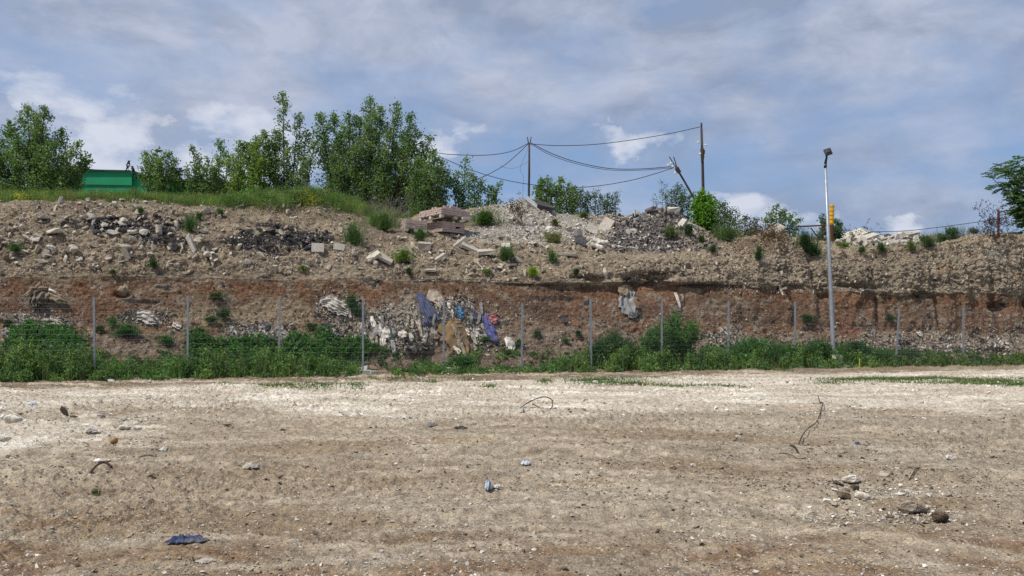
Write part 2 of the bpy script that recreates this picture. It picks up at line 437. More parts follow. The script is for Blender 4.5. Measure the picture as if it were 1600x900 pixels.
def build_bank():
    S, T, Z = S_, T_, Z_
    rk = RK_[:, None]+0*S
    # profile normal in (t,z)
    dt = np.gradient(T, axis=0); dz = np.gradient(Z, axis=0)
    L = np.hypot(dt, dz)+1e-9
    nt_, nz_ = -dz/L, dt/L           # outward (towards -t) / up
    for _ in range(6):
        nt_[1:-1] = (nt_[:-2]+2*nt_[1:-1]+nt_[2:])/4; nz_[1:-1] = (nz_[:-2]+2*nz_[1:-1]+nz_[2:])/4
    right = sst(17, 24, S)
    upper = sst(4.3, 4.8, rk)*(1-sst(7.0, 8.2, rk)*.6)
    lower = 1-sst(2.6, 3.2, rk)
    band = sst(2.6, 3.2, rk)*(1-sst(3.9, 4.1, rk))
    fine = 1-sst(9.0, 10, rk)
    d = .10*fbm(S*.55, Z*.8, T*.5, 3)*(.4+upper*.8+lower*.7)
    rg = ridge(S*1.3, Z*1.6+T*.5, 4, 3)
    d = d+.045*rg*(upper*(.9)+lower*.8+band*.22)
    d = d-.052*ridge(S*3.1, Z*4.0, T*3+8, 3)*(upper*(.85+.6*right)+lower*1.0+band*.45)
    d = d-.022*ridge(S*8.3, Z*9.2, T*8+8, 2)*(upper*(.9+.4*right)+lower*1.0+band*.5)
    d = d+.030*fbm(S*9, Z*10, T*8, 3)*(upper+lower*1.1+band*.8)
    d = d+.010*fbm(S*24, Z*26, T*22, 2)
    # vertical wash gullies on the right-hand face
    gul = ridge(S*.75+.25*perlin(S*.6, Z*.7, 3), Z*.16, 11, 2)
    d = d+right*.12*gul*sst(2.8, 3.2, rk)*(1-sst(6.6, 7.2, rk))
    for gx, w in ((1270, .10), (1452, .09), (1508, .11), (1540, .1), (1360, .07)):
        gs, _ = st_of(gx, 430, 3.0)
        d = d-.15*np.exp(-((S-gs+.12*perlin(Z*1.4, gx*1.0, 0))/w/1.6)**2)*sst(2.6, 3.4, rk)*(1-sst(6.0, 7.0, rk))
    # ragged overhanging lip
    lip = np.exp(-((rk-4.35)/.35)**2)
    cen = sst(13, 17, S)
    d = d+lip*(.03+.07*cen)*fbm(S*1.6, 2.2, 1.0, 4)+lip*.0*cen
    under = np.exp(-((rk-3.85)/.16)**2)
    d = d-under*(.005+.01*cen)*(1+.6*fbm(S*1.1, 4, 3, 3))
    # hollows under the lip and in the face
    for px, py, rs_, rz_, a in ((1015,430,.8,.12,.65),(925,432,.6,.09,.5),(1000,443,.35,.22,.4),(1240,448,.5,.09,.35),(1330,447,.8,.1,.5),
                               (1430,462,.6,.08,.35),(1548,480,.45,.17,.45),(1285,462,.3,.1,.25),(1455,530,.4,.15,.25),(1598,475,.3,.18,.5),
                               (190,461,.22,.07,.2),(235,472,.3,.05,.15),(660,545,.45,.22,.4),(640,548,.3,.2,.3),(1390,535,.5,.15,.3),(1525,548,.6,.15,.3)):
        d = d-a*ell(S, Z, px, py, 2.9, rs_, rz_)*sst(.9, 1.6, rk)*(1-sst(6.5, 7, rk))
    # rubble heaps standing on the plateau edge
    X0 = F0[0]+S*LF-T*DF; Y0 = F0[1]+S*DF+T*LF
    hz = 0*S
    def heap(px, py, t, rs_, rt_, h):
        cs, cz = st_of(px, py, t)
        return h*np.exp(-(((S-cs)/rs_)**2+((T-t)/rt_)**2))
    hz += heap(1030, 370, 6.6, 1.75, 1.3, 1.05)+heap(945, 375, 6.2, 1.3, 1.1, .45)+heap(820, 350, 9.5, 1.3, 1.4, .42)
    hz += heap(1215, 366, 5.2, .6, .9, .22)
    hz += heap(1350, 372, 4.9, 1.7, .7, .20)
    hz += heap(90, 318, 6.1, 2.0, .7, .08)
    hz *= 1+.25*fbm(S*1.8, T*1.8, 3, 3)
    hz += .12*fbm(S*.6, T*.6, 6, 3)*sst(6.9, 7.6, rk)*fine
    # push
    T2 = T+nt_*d*fine; Z2 = Z+nz_*d*fine+hz
    X = F0[0]+S*LF-T2*DF; Y = F0[1]+S*DF+T2*LF
    V = np.stack([X, Y, Z2], -1)
    # ---------------- colours of the layers
    s, z, t = S, Z2, T
    n1 = fbm(s*.6, z*1.2, t*.5, 4); n2 = fbm(s*2.0, z*3.2, t*1.5+4, 4); n3 = fbm(s*6, z*7, t*5, 3)
    c = np.ones(S.shape+(3,))*np.array([.375, .297, .205])
    c = mixc(c, (.45, .375, .275), sst(0, .7, n2)*.7)
    c = mixc(c, (.175, .138, .102), sst(.0, .7, n1+.5*n3)*.7)
    left_up = sst(4.2, 4.6, rk)*(1-right)
    c = mixc(c, (.195, .14, .10), left_up*sst(.0, .6, fbm(s*.5, z*2.0, 3, 3))*.6)
    c = mixc(c, (.30, .255, .195), right*sst(4.2, 4.6, rk)*(1-sst(6.2, 7.0, rk))*.5)
    # red band
    wob = .26*fbm(s*.9, 5.0, 1, 4)+.10*n2+.05*n3
    redm = sst(2.35, 2.65, rk+wob*1.5)*(1-sst(3.93, 4.02, rk+(.30+.25*right)*wob))
    redc = np.ones(S.shape+(3,))*np.array([.215, .118, .069])
    redc = mixc(redc, (.125, .080, .056), sst(-.1, .6, n1)*.7)
    redc = mixc(redc, (.285, .15, .082), sst(.1, .7, n2)*.6)
    redc = mixc(redc, (.20, .14, .09), sst(.0, .6, fbm(s*.35, z*.8, 9, 3))*.6)
    f = redm[..., None]; c = c*(1-f)+redc*f
    # dark humus line right at the contact
    ln = np.exp(-((rk-3.95)/.10)**2)
    c = mixc(c, (.09, .062, .045), ln*sst(.0, .5, fbm(s*.9, 3.3, 2.0, 3))*.6)
    # lower talus : purple-brown soil, tan spill, rubbish layer
    lowm = 1-sst(2.35, 2.65, rk+wob)
    lc = np.ones(S.shape+(3,))*np.array([.20, .135, .095])
    lc = mixc(lc, (.25, .19, .135), sst(-.2, .5, n1)*.7)
    lc = mixc(lc, (.11, .072, .05), sst(.1, .8, n2)*.5)
    lc = mixc(lc, (.36, .30, .23), right*sst(-.3, .4, n2)*.7)
    f = lowm[..., None]; c = c*(1-f)+lc*f
    # fine grit of the fill: light and dark crumbs, ragged edges between the layers
    n6 = fbm(s*14, z*15, t*13, 2)
    g_ = (1-redm)*fine
    c = mixc(c, (.115, .088, .064), sst(.25, .8, n6)*.55*g_); c = mixc(c, (.47, .42, .34), sst(.3, .9, -n6)*.6*g_)
    def paint(px, py, t_, rs_, rz_, col, a=1.0, pw=1.5, edge=.25):
        nonlocal c
        e = ell(s+.25*n2*rs_, z+.25*n3*rz_+.2*n2*rz_, px, py, t_, rs_, rz_, pw)
        c = mixc(c, col, np.clip(sst(.25, .6, e+edge*n2*.6)*a, 0, 1)*fine)
    for px, py, a, b in ((60,447,.9,.14),(95,470,.5,.2),(178,437,.35,.12),(320,445,.07,.3),(298,470,.8,.12),(620,462,.8,.10),(705,470,.9,.14),(820,500,.8,.12),(1170,470,.6,.2),(1110,480,.7,.18),(1265,470,.25,.4),(1340,505,.8,.2),(1530,500,.6,.2),(1450,440,.5,.3),(905,500,.9,.18)):
        paint(px, py, 2.9, a, b, (.30, .235, .17), .4, 1.0, 1.6)
    paint(350, 492, 2.9, 1.55, .36, (.32, .245, .155), .9)
    paint(430, 490, 2.9, 1.3, .50, (.32, .245, .155), .9)
    paint(520, 515, 2.6, 1.0, .3, (.27, .21, .14), .7)
    paint(670, 500, 2.5, 1.6, .85, (.34, .29, .225), .9)
    paint(600, 500, 2.5, 1.4, .45, (.34, .29, .225), .8)
    paint(740, 505, 2.5, 1.2, .45, (.34, .28, .22), .8)
    paint(530, 480, 2.9, .8, .18, (.36, .31, .25), .8)
    paint(70, 505, 2.5, 1.1, .22, (.33, .26, .2), .7)
    paint(30, 495, 2.6, 1.0, .12, (.38, .33, .27), .7)
    paint(70, 470, 2.9, .8, .3, (.26, .21, .16), .8)
    paint(400, 522, 2.2, 1.2, .3, (.27, .22, .18), .7)
    paint(1075, 455, 3.0, .55, .22, (.33, .24, .15), .8)
    paint(850, 520, 2.4, 1.5, .28, (.26, .20, .15), .7)
    paint(1450, 530, 2.2, 3.6, .38, (.29, .225, .165), .75)
    paint(1330, 515, 2.3, 1.5, .25, (.30, .20, .14), .6)
    paint(1470, 545, 2.0, 3.4, .16, (.10, .09, .085), .6)
    paint(1320, 515, 2.5, .5, .3, (.25, .095, .06), .6)
    # black bituminous lumps in the upper fill
    for px, py, t_, a, b in ((215,355,4.7,2.1,.24),(180,345,4.8,.9,.18),(255,375,4.5,.9,.2),(440,372,4.4,1.9,.34),(385,380,4.3,.8,.25),(480,368,4.5,.9,.2),(430,352,4.8,.8,.1)):
        paint(px, py, t_, a, b, (.045, .041, .042), 1.0, 1.3, .8)
    # shade under the lip painted in as dark streaks, centre right
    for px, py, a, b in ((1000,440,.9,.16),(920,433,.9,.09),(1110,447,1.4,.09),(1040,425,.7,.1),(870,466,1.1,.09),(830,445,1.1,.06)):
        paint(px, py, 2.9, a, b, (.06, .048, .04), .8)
    for px, py, a, b in ((1480,418,.5,.16),(1590,430,.4,.2),(1340,465,.8,.2)):
        paint(px, py, 2.7, a, b, (.28, .15, .08), .6)
    paint(1555, 395, 3.2, .8, .3, (.20, .185, .17), .7)
    paint(1190, 385, 3.6, 1.2, .35, (.23, .15, .10), .7)
    paint(1255, 400, 3.5, .5, .4, (.17, .125, .085), .5)
    # plateau : heaps and soil
    pl = sst(7.0, 7.6, rk)
    c = mixc(c, (.20, .17, .11), pl*(1-sst(8.5, 11.5, S)+sst(12, 14, S)*0)*.7)
    hp = np.clip(heap(1030, 370, 6.6, 1.7, 1.5, 1)+heap(1000, 385, 5.0, 1.6, .8, .9), 0, 1)
    c = mixc(c, (.17, .155, .15), sst(.2, .5, hp)*.85)
    hp = np.clip(heap(850, 350, 8.6, 2.6, 2.6, 1)+heap(780, 365, 6.2, 2.4, 1.0, .8), 0, 1)
    c = mixc(c, (.42, .38, .32), sst(.2, .6, hp)*.8)
    c = mixc(c, (.2, .2, .1), sst(9.3, 10.5, rk))
    c = np.clip(c, .015, .9)
    nr, nc = S.shape
    idx = np.arange(nr*nc).reshape(nr, nc)
    F = np.stack([idx[:-1, :-1], idx[:-1, 1:], idx[1:, 1:], idx[1:, :-1]], -1).reshape(-1, 4)
    me = npmesh('bank', V.reshape(-1, 3), F, cols=c.reshape(-1, 3), smooth=True)
    o = link('bank', me, mat_earth('bank_soil', 11, 34, .5, .08, (.50, .44, .36), .46))
    o.name = 'earth_bank'
    tag(o, kind='structure')
    # coarser copy for resting things on it
    rsel = np.arange(0, nr, 2); csel = np.concatenate([[4], np.arange(5, nc-5, 2), [nc-5]])
    W = V[np.ix_(rsel, csel)]
    n2r, n2c = W.shape[:2]
    idx = np.arange(n2r*n2c).reshape(n2r, n2c)
    F2 = np.stack([idx[:-1, :-1], idx[:-1, 1:], idx[1:, 1:], idx[1:, :-1]], -1).reshape(-1, 4)
    return o, BVHTree.FromPolygons(W.reshape(-1, 3).tolist(), F2.tolist())
bank, BVH = build_bank()
CAM = Vector((0, 0, EYE))
def hit(px, py, settle=False):
    """the spot of the bank surveyed from the tripod at (px,py)"""
    d = Vector(((px-800)/FOC, 1, (HOR-py)/FOC)).normalized()
    loc, nor, i, dist = BVH.ray_cast(CAM, d, 60)
    if loc is None:
        return hit(px, py+2, True) if (settle and py < 420) else (None, None)
    if nor.dot(d) > 0: nor = -nor
    return loc, nor
def drop(x, y):
    loc, nor, i, dist = BVH.ray_cast(Vector((x, y, 30)), Vector((0, 0, -1)), 60)
    if loc is None: return Vector((x, y, 0)), Vector((0, 0, 1))
    if loc.z > .6: return loc, (nor if nor.z > 0 else -nor)
    g = float(ground_h(np.array(x), np.array(y)))
    if loc.z < g: return Vector((x, y, g)), Vector((0, 0, 1))
    if nor.z < 0: nor = -nor
    return loc, nor
def ST(s, t):
    return F0[0]+s*LF-t*DF, F0[1]+s*DF+t*LF
# ------------------------------------------------------------------ materials of the things
M_galv = mat_simple('galvanised_steel', (.37, .40, .43), .5, .5, .12, 8, .1, .002)
M_wire = mat_simple('fence_wire', (.22, .23, .235), .6, .3, .1, 8, 0)
M_concrete = mat_simple('concrete', (.47, .45, .41), .9, 0, .12, 12, .5, .01)
M_darkmetal = mat_simple('dark_lamp_metal', (.03, .032, .035), .5, .3, .1, 10, .1, .002)
M_lens = mat_simple('lamp_glass', (.16, .17, .18), .2, 0, .05, 10, 0)
M_wood = mat_simple('weathered_pole_wood', (.075, .058, .045), .9, 0, .2, 14, .6, .01)
M_cable = mat_simple('black_cable', (.03, .03, .035), .6, 0, .05, 10, 0)
M_porcelain = mat_simple('white_porcelain', (.75, .76, .76), .3, 0, .03, 10, 0)
M_yellow = mat_simple('yellow_paint', (.72, .40, .02), .5, 0, .10, 12, .15, .004)
M_rust = mat_simple('rusty_steel', (.14, .065, .035), .85, .2, .2, 30, .6, .004)
M_green = mat_simple('green_painted_sheet', (.012, .30, .13), .55, 0, .10, 1.2, .15, .01, col2=(.016, .25, .11))
M_greend = mat_simple('dark_green_sheet', (.01, .09, .045), .6, 0, .1, 2, .15, .01)
M_shedshade = mat_simple('painted_shed_shade', (.012, .013, .015), .9, 0, .1, 2, 0)
M_paver = mat_simple('pink_paver', (.52, .40, .35), .9, 0, .10, 9, .5, .01, col2=(.41, .315, .28))
M_paver2 = mat_simple('pale_block', (.52, .48, .42), .9, 0, .1, 9, .4, .01)
M_pallet = mat_simple('grey_pallet_wood', (.33, .29, .23), .85, 0, .15, 20, .4, .01)
M_feather = mat_simple('black_feathers', (.012, .012, .016), .6, 0, .1, 20, .1)
M_featherw = mat_simple('white_feathers', (.6, .6, .58), .7, 0, .05, 20, .1)
M_twig = mat_simple('dry_twigs', (.26, .22, .17), .9, 0, .15, 20, .3)
M_bark = mat_simple('bark', (.085, .068, .05), .9, 0, .2, 20, .6)
M_barkg = mat_simple('grey_bark', (.16, .145, .12), .9, 0, .2, 20, .6)

# ------------------------------------------------------------------ fence
fence_s = []
for px, py in ((-158,464),(-8,464),(148,465),(293,463),(436,464),(567,466),(693,470),(815,475),(924,468),(1034,470),(1138,471),(1242,473),(1302,468),(1405,483),(1505,481),(1606,482),(1700,483)):
    s_, z_ = st_of(px, py, 0); fence_s.append((s_, z_, px))
fence = empty('wire_fence', (F0[0], F0[1], 0))
tag(fence, 'galvanised welded wire mesh fence on slim grey posts, standing in weeds before the bank', 'fence')
fl = lambda s, t=0.0: Vector((s*LF-t*DF, s*DF+t*LF, 0))
YAW = math.atan2(DF, LF)
rz = Euler((0, 0, YAW))
for i, (s_, z_, px) in enumerate(fence_s):
    m = MB()
    lean = {1405: -.16, 436: -.03, 815: -.05, 924: .06, 148: .05}.get(px, random.uniform(-.03, .03))
    base = fl(s_+(lean if px == 1405 else 0)); top = fl(s_)+Vector((0, 0, z_))
    top += fl(-lean*.5) if px != 1405 else Vector((0, 0, 0))
    base.z = -.2
    ax = (top-base).normalized(); q = ax.to_track_quat('Z', 'Y').to_matrix()
    wz = Matrix.Rotation(YAW, 3, 'Z')
    m.box((base+top)/2, (.058, .045, (top-base).length), (ax.rotation_difference(Vector((0, 0, 1))).inverted().to_matrix() @ wz))
    po = m.build('post', M_galv, fence, bevel=.004)
    c = MB(); c.box(top+Vector((0, 0, .008)), (.066, .052, .018), wz); c.build('post_cap', M_galv, po)
for i in range(len(fence_s)-1):
    s0, z0, _ = fence_s[i]; s1, z1, _ = fence_s[i+1]
    m = MB(); zt = min(z0, z1)-.02; zb = .08; t_ = -.035
    n = max(2, int((s1-s0-.06)/.052))
    V = []; F = []
    def wire(a, b, r):
        d = (b-a).normalized(); u = Vector((0, 0, 1)) if abs(d.z) < .5 else fl(1).normalized()
        w_ = d.cross(u).normalized(); u = w_.cross(d)
        k0 = len(V)
        for p in (a, b):
            for j in range(3): V.append(p+(u*math.cos(j*2.1)+w_*math.sin(j*2.1))*r)
        for j in range(3): F.append((k0+j, k0+(j+1) % 3, k0+3+(j+1) % 3, k0+3+j))
    for j in range(n+1):
        ss = s0+.03+(s1-s0-.06)*j/n
        p = fl(ss, t_); wire(p+Vector((0, 0, zb)), p+Vector((0, 0, zt)), .0013)
    nh = 15
    for j in range(nh+1):
        zz = zb+(zt-zb)*j/nh
        wire(fl(s0, t_)+Vector((0, 0, zz)), fl(s1, t_)+Vector((0, 0, zz)), .0022 if j % 5 == 0 or j == nh else .0014)
    m.add(V, F)
    # mesh panels hang a little crooked
    m.build('mesh_panel', M_wire, fence)

# ------------------------------------------------------------------ street lamp
lb = Vector((*ST(st_of(1303, 560, -.15)[0], -.15), 0)); D_ = lb.y
neck = at(1289.5, 257, D_)
lamp = empty('street_lamp', lb)
tag(lamp, 'tall galvanised lamp post with flat dark lamp head, rising from the weeds at the fence', 'street lamp')
n0 = neck-lb
m = MB(); m.tube([(0, 0, -.2), (0, 0, .0), n0*.5, n0], [.082, .082, .066, .045], 16); m.build('pole', M_galv, lamp, smooth=True)
m = MB(); m.tube([(0, 0, .0), (0, 0, .10)], [.13, .12], 16); m.build('base_collar', M_galv, lamp)
h0 = at(1292, 240, D_-.15)-lb
m = MB(); m.tube([n0-Vector((0, 0, .12)), n0+Vector((.01, 0, .08)), n0*.4+h0*.6+Vector((.01, 0, 0)), h0], [.052, .045, .036, .034], 12); m.build('arm', M_darkmetal, lamp, smooth=True)
hd = MB(); hr = Euler((R(62), R(-16), R(-10)))
hd.box(h0+Vector((.0, -.10, .04)), (.25, .27, .08), hr); hd.box(h0+Vector((0, -.10, .04))+hr.to_matrix()@Vector((0, 0, .05)), (.20, .20, .05), hr, .8)
ho = hd.build('lamp_head', M_darkmetal, lamp, bevel=.025)
g = MB(); g.box(h0+Vector((0, -.10, .04))-hr.to_matrix()@Vector((0, .0, .047)), (.17, .16, .008), hr); g.build('lamp_lens', M_lens, ho)

def block(px, py, t, name, label, d, rot=0, hole=False, mat=None, z=0.0, cat='concrete block'):
    s_, _ = st_of(px, py, t); x, y = ST(s_, t)
    m = MB()
    if hole:
        a, b, c = d
        m.box((0, 0, c*.85), (a, b, c*.3)); m.box((0, 0, c*.12), (a, b, c*.24))
        for q in (-1, 0, 1): m.box((q*(a*.42), 0, c*.47), (a*.14, b, c*.46))
    else: m.box((0, 0, d[2]/2), d, None, .97)
    o = m.build(name, mat or M_concrete, None, (x, y, z), bevel=.012); o.rotation_euler = (0, 0, YAW+rot)
    tag(o, label, cat); return o
block(1308, 562, -.45, 'concrete_block', 'pale concrete block lying upper of two beside the lamp post foot', (.30, .2, .13), .2, z=.30)
block(1311, 562, -.45, 'concrete_block', 'narrow pale concrete block standing under another beside the lamp post foot', (.19, .18, .30), -.1)
block(1324, 570, -.75, 'concrete_slab', 'small flat pale slab lying in weeds right of the lamp post', (.22, .2, .07), .3)
block(571, 580, -.05, 'concrete_footing', 'grey flat footing block holding the fence post left of the rags', (.36, .25, .13), .05, False)
block(583, 580, -.12, 'concrete_block', 'grey block beside a fence post footing, next to pale tilted stone', (.20, .2, .11), .2)
block(705, 582, -.35, 'hollow_block', 'grey hollow block at the fence post below the brown sheet', (.40, .2, .19), .05, True)

# ------------------------------------------------------------------ overhead line
PD = 43.0
def upole(name, label, top, base, D, r, forks, insul=()):
    b = at(*base, D); t_ = at(*top, D)
    root = empty(name, b); tag(root, label, 'utility pole')
    a = t_-b
    below = a.normalized()*-2.5
    m = MB(); m.tube([below, Vector((0, 0, 0)), a*.5+Vector((.01, 0, 0)), a], [r*1.15, r*1.1, r, r*.85], 10); m.build('shaft', M_wood, root, smooth=True)
    for dx, dz in forks:
        m = MB(); m.tube([a-a.normalized()*.25, a+Vector((dx, 0, dz))], [.03, .022], 6); m.build('fork_rod', M_wood, root)
    for px, py in insul:
        p = at(px, py, D-.12)-b
        m = MB(); m.tube([p-Vector((.0, 0, .05)), p-Vector((0, 0, .01)), p+Vector((0, 0, .02)), p+Vector((0, 0, .07))], [.05, .065, .04, .05], 10)
        q = p.project(a); m.tube([q, p], [.015, .015], 5)
        m.build('insulator', M_porcelain, root)
    return root
upole('utility_pole', 'thin upright dark pole with forked top, left of three, behind the pale rubble', (827, 223), (826, 322), PD, .055, ((-.1, .3), (.1, .3)))
p3 = upole('utility_pole', 'tallest dark pole on the right with small white insulators half way down', (1096, 201), (1099, 312), PD, .07, ((-.03, .3), (.03, .3)), ((1091, 222), (1103, 226), (1094, 240), (1101, 243)))
m = MB(); m.tube([at(1096.5, 232, PD-.1)-p3.location, at(1098, 236, PD-.1)-p3.location, at(1097.4, 252, PD-.1)-p3.location], [.09, .12, .07], 8); m.build('bracket', M_wood, p3)
p2 = upole('utility_pole', 'short leaning dark pole with white insulators at its forked top', (1055, 259), (1088, 316), PD-1, .052, ((-.30, .46), (-.08, .46)), ((1048, 255), (1051, 260), (1055, 270), (1044, 258)))
m = MB(); m.tube([at(1057, 262, PD-1.1)-p2.location, at(1062, 270, PD-1.1)-p2.location], [.11, .1], 8); m.build('bracket', M_wood, p2)

def cable(label, pts, r=.018, name='cable', wob=0.0, grp=None):
    P = [at(*p) for p in pts]
    # smooth through the points
    out = []
    n = len(P)
    for i in range(n-1):
        p0, p1, p2_, p3_ = P[max(i-1, 0)], P[i], P[i+1], P[min(i+2, n-1)]
        for k in range(8):
            t = k/8
            out.append(.5*((2*p1)+(p2_-p0)*t+(2*p0-5*p1+4*p2_-p3_)*t*t+(3*p1-p0-3*p2_+p3_)*t*t*t))
    out.append(P[-1]); o0 = out[0].copy()
    m = MB(); m.tube([p-o0 for p in out], r, 5)
    o = m.build(name, M_cable, None, o0, smooth=True); tag(o, label, 'cable', grp); return o
cable('black cable from the left pole sagging gently towards the big tree', [(827,223,PD),(800,236,PD),(765,242,PD),(720,242,PD),(680,238,PD),(620,222,PD+2)])
cable('black cable dropping steeply from the left pole down to the left bushes', [(826,224,PD),(805,244,PD),(782,262,PD),(745,280,PD),(710,288,PD+1)])
cable('long low black cable passing behind the left pole up to the leaning pole', [(655,228,PD+1),(690,246,PD),(735,265,PD),(780,279,PD),(827,288,PD+.1),(880,293,PD),(930,291,PD),(985,282,PD),(1025,271,PD-1),(1053,262,PD-1)])
cable('upper black cable sagging between left pole and leaning pole', [(829,223,PD),(860,239,PD),(900,253,PD),(950,263,PD),(1000,264,PD-.5),(1053,260,PD-1)], .020)
cable('thinner black cable hanging just under the one between left and leaning poles', [(829,225,PD),(862,243,PD),(905,257,PD),(952,265.5,PD),(1000,266,PD-.5),(1053,262,PD-1)], .014)
cable('highest black cable rising from the left pole to the tallest pole', [(830,225,PD),(870,227.5,PD),(925,226,PD),(985,219,PD),(1045,209,PD),(1095,198,PD)])
cable('thin loose wire dangling with a small loop beside the left pole', [(826,226,PD),(822,240,PD),(815,256,PD),(813,266,PD),(818,278,PD),(817,296,PD),(816,318,PD)], .006)
cable('thin loose wire curling left of the left pole', [(826,252,PD),(814,259,PD),(802,263,PD),(790,262,PD),(780,258,PD)], .006)
cable('black cable strung low over the right slabs towards the right tree', [(1310,360,40),(1360,362,41),(1410,361,42),(1460,356,43),(1520,348,44),(1600,336,45),(1700,318,46)], .016)
cable('black cable running from the green wall into the left tree', [(222,271,41),(180,268,41),(140,264,41),(60,254,41),(-60,232,41)], .016)

# ------------------------------------------------------------------ yellow marker post, gate frame
D = 36.5; b = at(1299, 384, D)
yp = empty('marker_post', b); tag(yp, 'yellow topped marker post on a rusty shaft, right behind the lamp post', 'marker post')
t0 = at(1299, 351, D)-b; t1 = at(1300, 320, D)-b
m = MB(); m.tube([Vector((0, 0, -.5)), t0], .10, 10); m.build('rusty_shaft', M_rust, yp)
m = MB()
m.tube([t0, t1], .092, 14)
for k in range(5):
    q = t0.lerp(t1, .06+.21*k); m.tube([q, q+Vector((0, 0, .035))], .112, 14)
m.build('yellow_sleeve', M_yellow, yp)
D = 36.0; b = at(1268, 384, D)
gf = empty('metal_gate', b); tag(gf, 'dark metal gate frame with thin mesh, left behind the lamp post', 'gate frame')
W_ = lambda px, py, dd=D: at(px, py, dd)-b
m = MB(); m.tube([W_(1246, 354), W_(1291, 352)], .035, 6); m.build('top_rail', M_rust, gf)
m = MB(); m.tube([W_(1277, 384), W_(1277, 366)], .03, 6); m.build('upright', M_rust, gf)
m = MB(); m.tube([W_(1267, 356), W_(1278, 371)], .025, 6); m.build('brace', M_darkmetal, gf)
m = MB(); m.tube([W_(1277, 371), W_(1291, 361)], .035, 6); m.build('brace', M_darkmetal, gf)
m = MB()
for k in range(16): m.tube([W_(1249+k*2.7, 354), W_(1249+k*2.7, 378)], .004, 3)
for k in range(5): m.tube([W_(1247, 358+4*k), W_(1291, 357+4*k)], .004, 3)
m.build('wire_mesh', M_wire, gf)

# ------------------------------------------------------------------ green sheds and the birds
D = 46.0
b = at(165, 312, D); sh = empty('green_shed', b); tag(sh, 'long low green metal shed half hidden between the left trees', 'shed')
m = MB(); W_ = lambda px, py, dd=D: at(px, py, dd)-b
def slab(mb, x0, x1, y0a, y0b, y1, D0, D1):
    """wall with sloping top: left top y0a, right top y0b"""
    P = [W_(x0, y1, D0), W_(x1, y1, D0), W_(x1, y0b, D0), W_(x0, y0a, D0)]
    d = Vector((0, D1-D0, 0)); mb.add(P+[p+d for p in P], [(0,1,2,3), (7,6,5,4), (0,4,5,1), (1,5,6,2), (2,6,7,3), (3,7,4,0)])
slab(m, 60, 206, 264, 267, 345, D, D+5); w_ = m.build('wall', M_green, sh)
m = MB(); slab(m, 206, 214, 272, 272, 345, D+.15, D+4); slab(m, 214, 272, 275, 276, 345, D+.1, D+5); m.build('low_wall', M_green, sh)
m = MB(); slab(m, 58, 208, 262.6, 266, 266.5, D-.12, D+5.1); slab(m, 207.5, 274, 273.6, 274.6, 276, D-.05, D+5.1); m.build('roof_edge', M_greend, sh)
m = MB(); slab(m, 110, 205, 287.4, 289.4, 289.8, D-.05, D+.02); m.build('lower_trim', M_greend, sh)
D = 44.0; b = at(300, 312, D)
s2 = empty('open_shed', b); tag(s2, 'dark open sided shelter with green edge beside the green shed', 'shed')
m = MB(); W_ = lambda px, py, dd=D: at(px, py, dd)-b
slab(m, 266, 345, 281, 278.5, 283, D, D+4); m.build('roof', M_darkmetal, s2)
m = MB(); slab(m, 268, 343, 284, 283, 345, D+2.5, D+2.7); m.build('back_wall', M_shedshade, s2)  # black colour puts in the shade of the open inside
m = MB(); slab(m, 266, 270, 281, 281, 345, D+.1, D+4); m.build('side_wall', M_green, s2)
m = MB(); slab(m, 340, 342, 282, 282, 345, D+.1, D+.3); m.build('corner_post', M_darkmetal, s2)

def bird(px, py, D, h, face, label):
    b = at(px, py, D); s = h/.42
    V = [(0,0,.10),(0,0,.17),(0.02,0,.25),(.03,0,.32),(.035,0,.37),(.06,0,.385)]
    r = [.035,.075,.075,.045,.045,.02]
    m = MB(); m.tube([Vector((x*face, 0, z))*s for x, _, z in V], [q*s for q in r], 10)
    m.tube([Vector((.07*face, 0, .382))*s, Vector((.125*face, 0, .37))*s], [.016*s, .003*s], 6)
    m.tube([Vector((-.01*face, 0, .15))*s, Vector((-.07*face, 0, .02))*s, Vector((-.11*face, 0, -.08))*s], [.04*s, .022*s, .012*s], 6)
    for q in (-1, 1): m.tube([Vector((0, q*.025, .12))*s, Vector((.01*face, q*.028, 0))*s], .008*s, 5)
    o = m.build('magpie', M_feather, None, b, smooth=True)
    m = MB(); m.tube([Vector((.03*face, -.03, .13))*s, Vector((.045*face, -.035, .19))*s, Vector((.035*face, -.025, .25))*s], [.03*s, .055*s, .03*s], 8)
    m.build('white_belly', M_featherw, o, smooth=True)
    tag(o, label, 'bird')
bird(200, 265.5, 45.8, .55, 1, 'black and white bird perched higher on the green shed roof edge')
bird(208, 273, 45.8, .52, -1, 'black bird perched at the step down of the green shed roof')
m = MB(); pp = at(219, 262, 44); m.tube([Vector((0, 0, 0)), at(229, 272, 44)-pp], .035, 6)
o = m.build('metal_bar', M_darkmetal, None, pp); tag(o, 'short dark slanting bar over the green shed beside the small bush', 'bar')

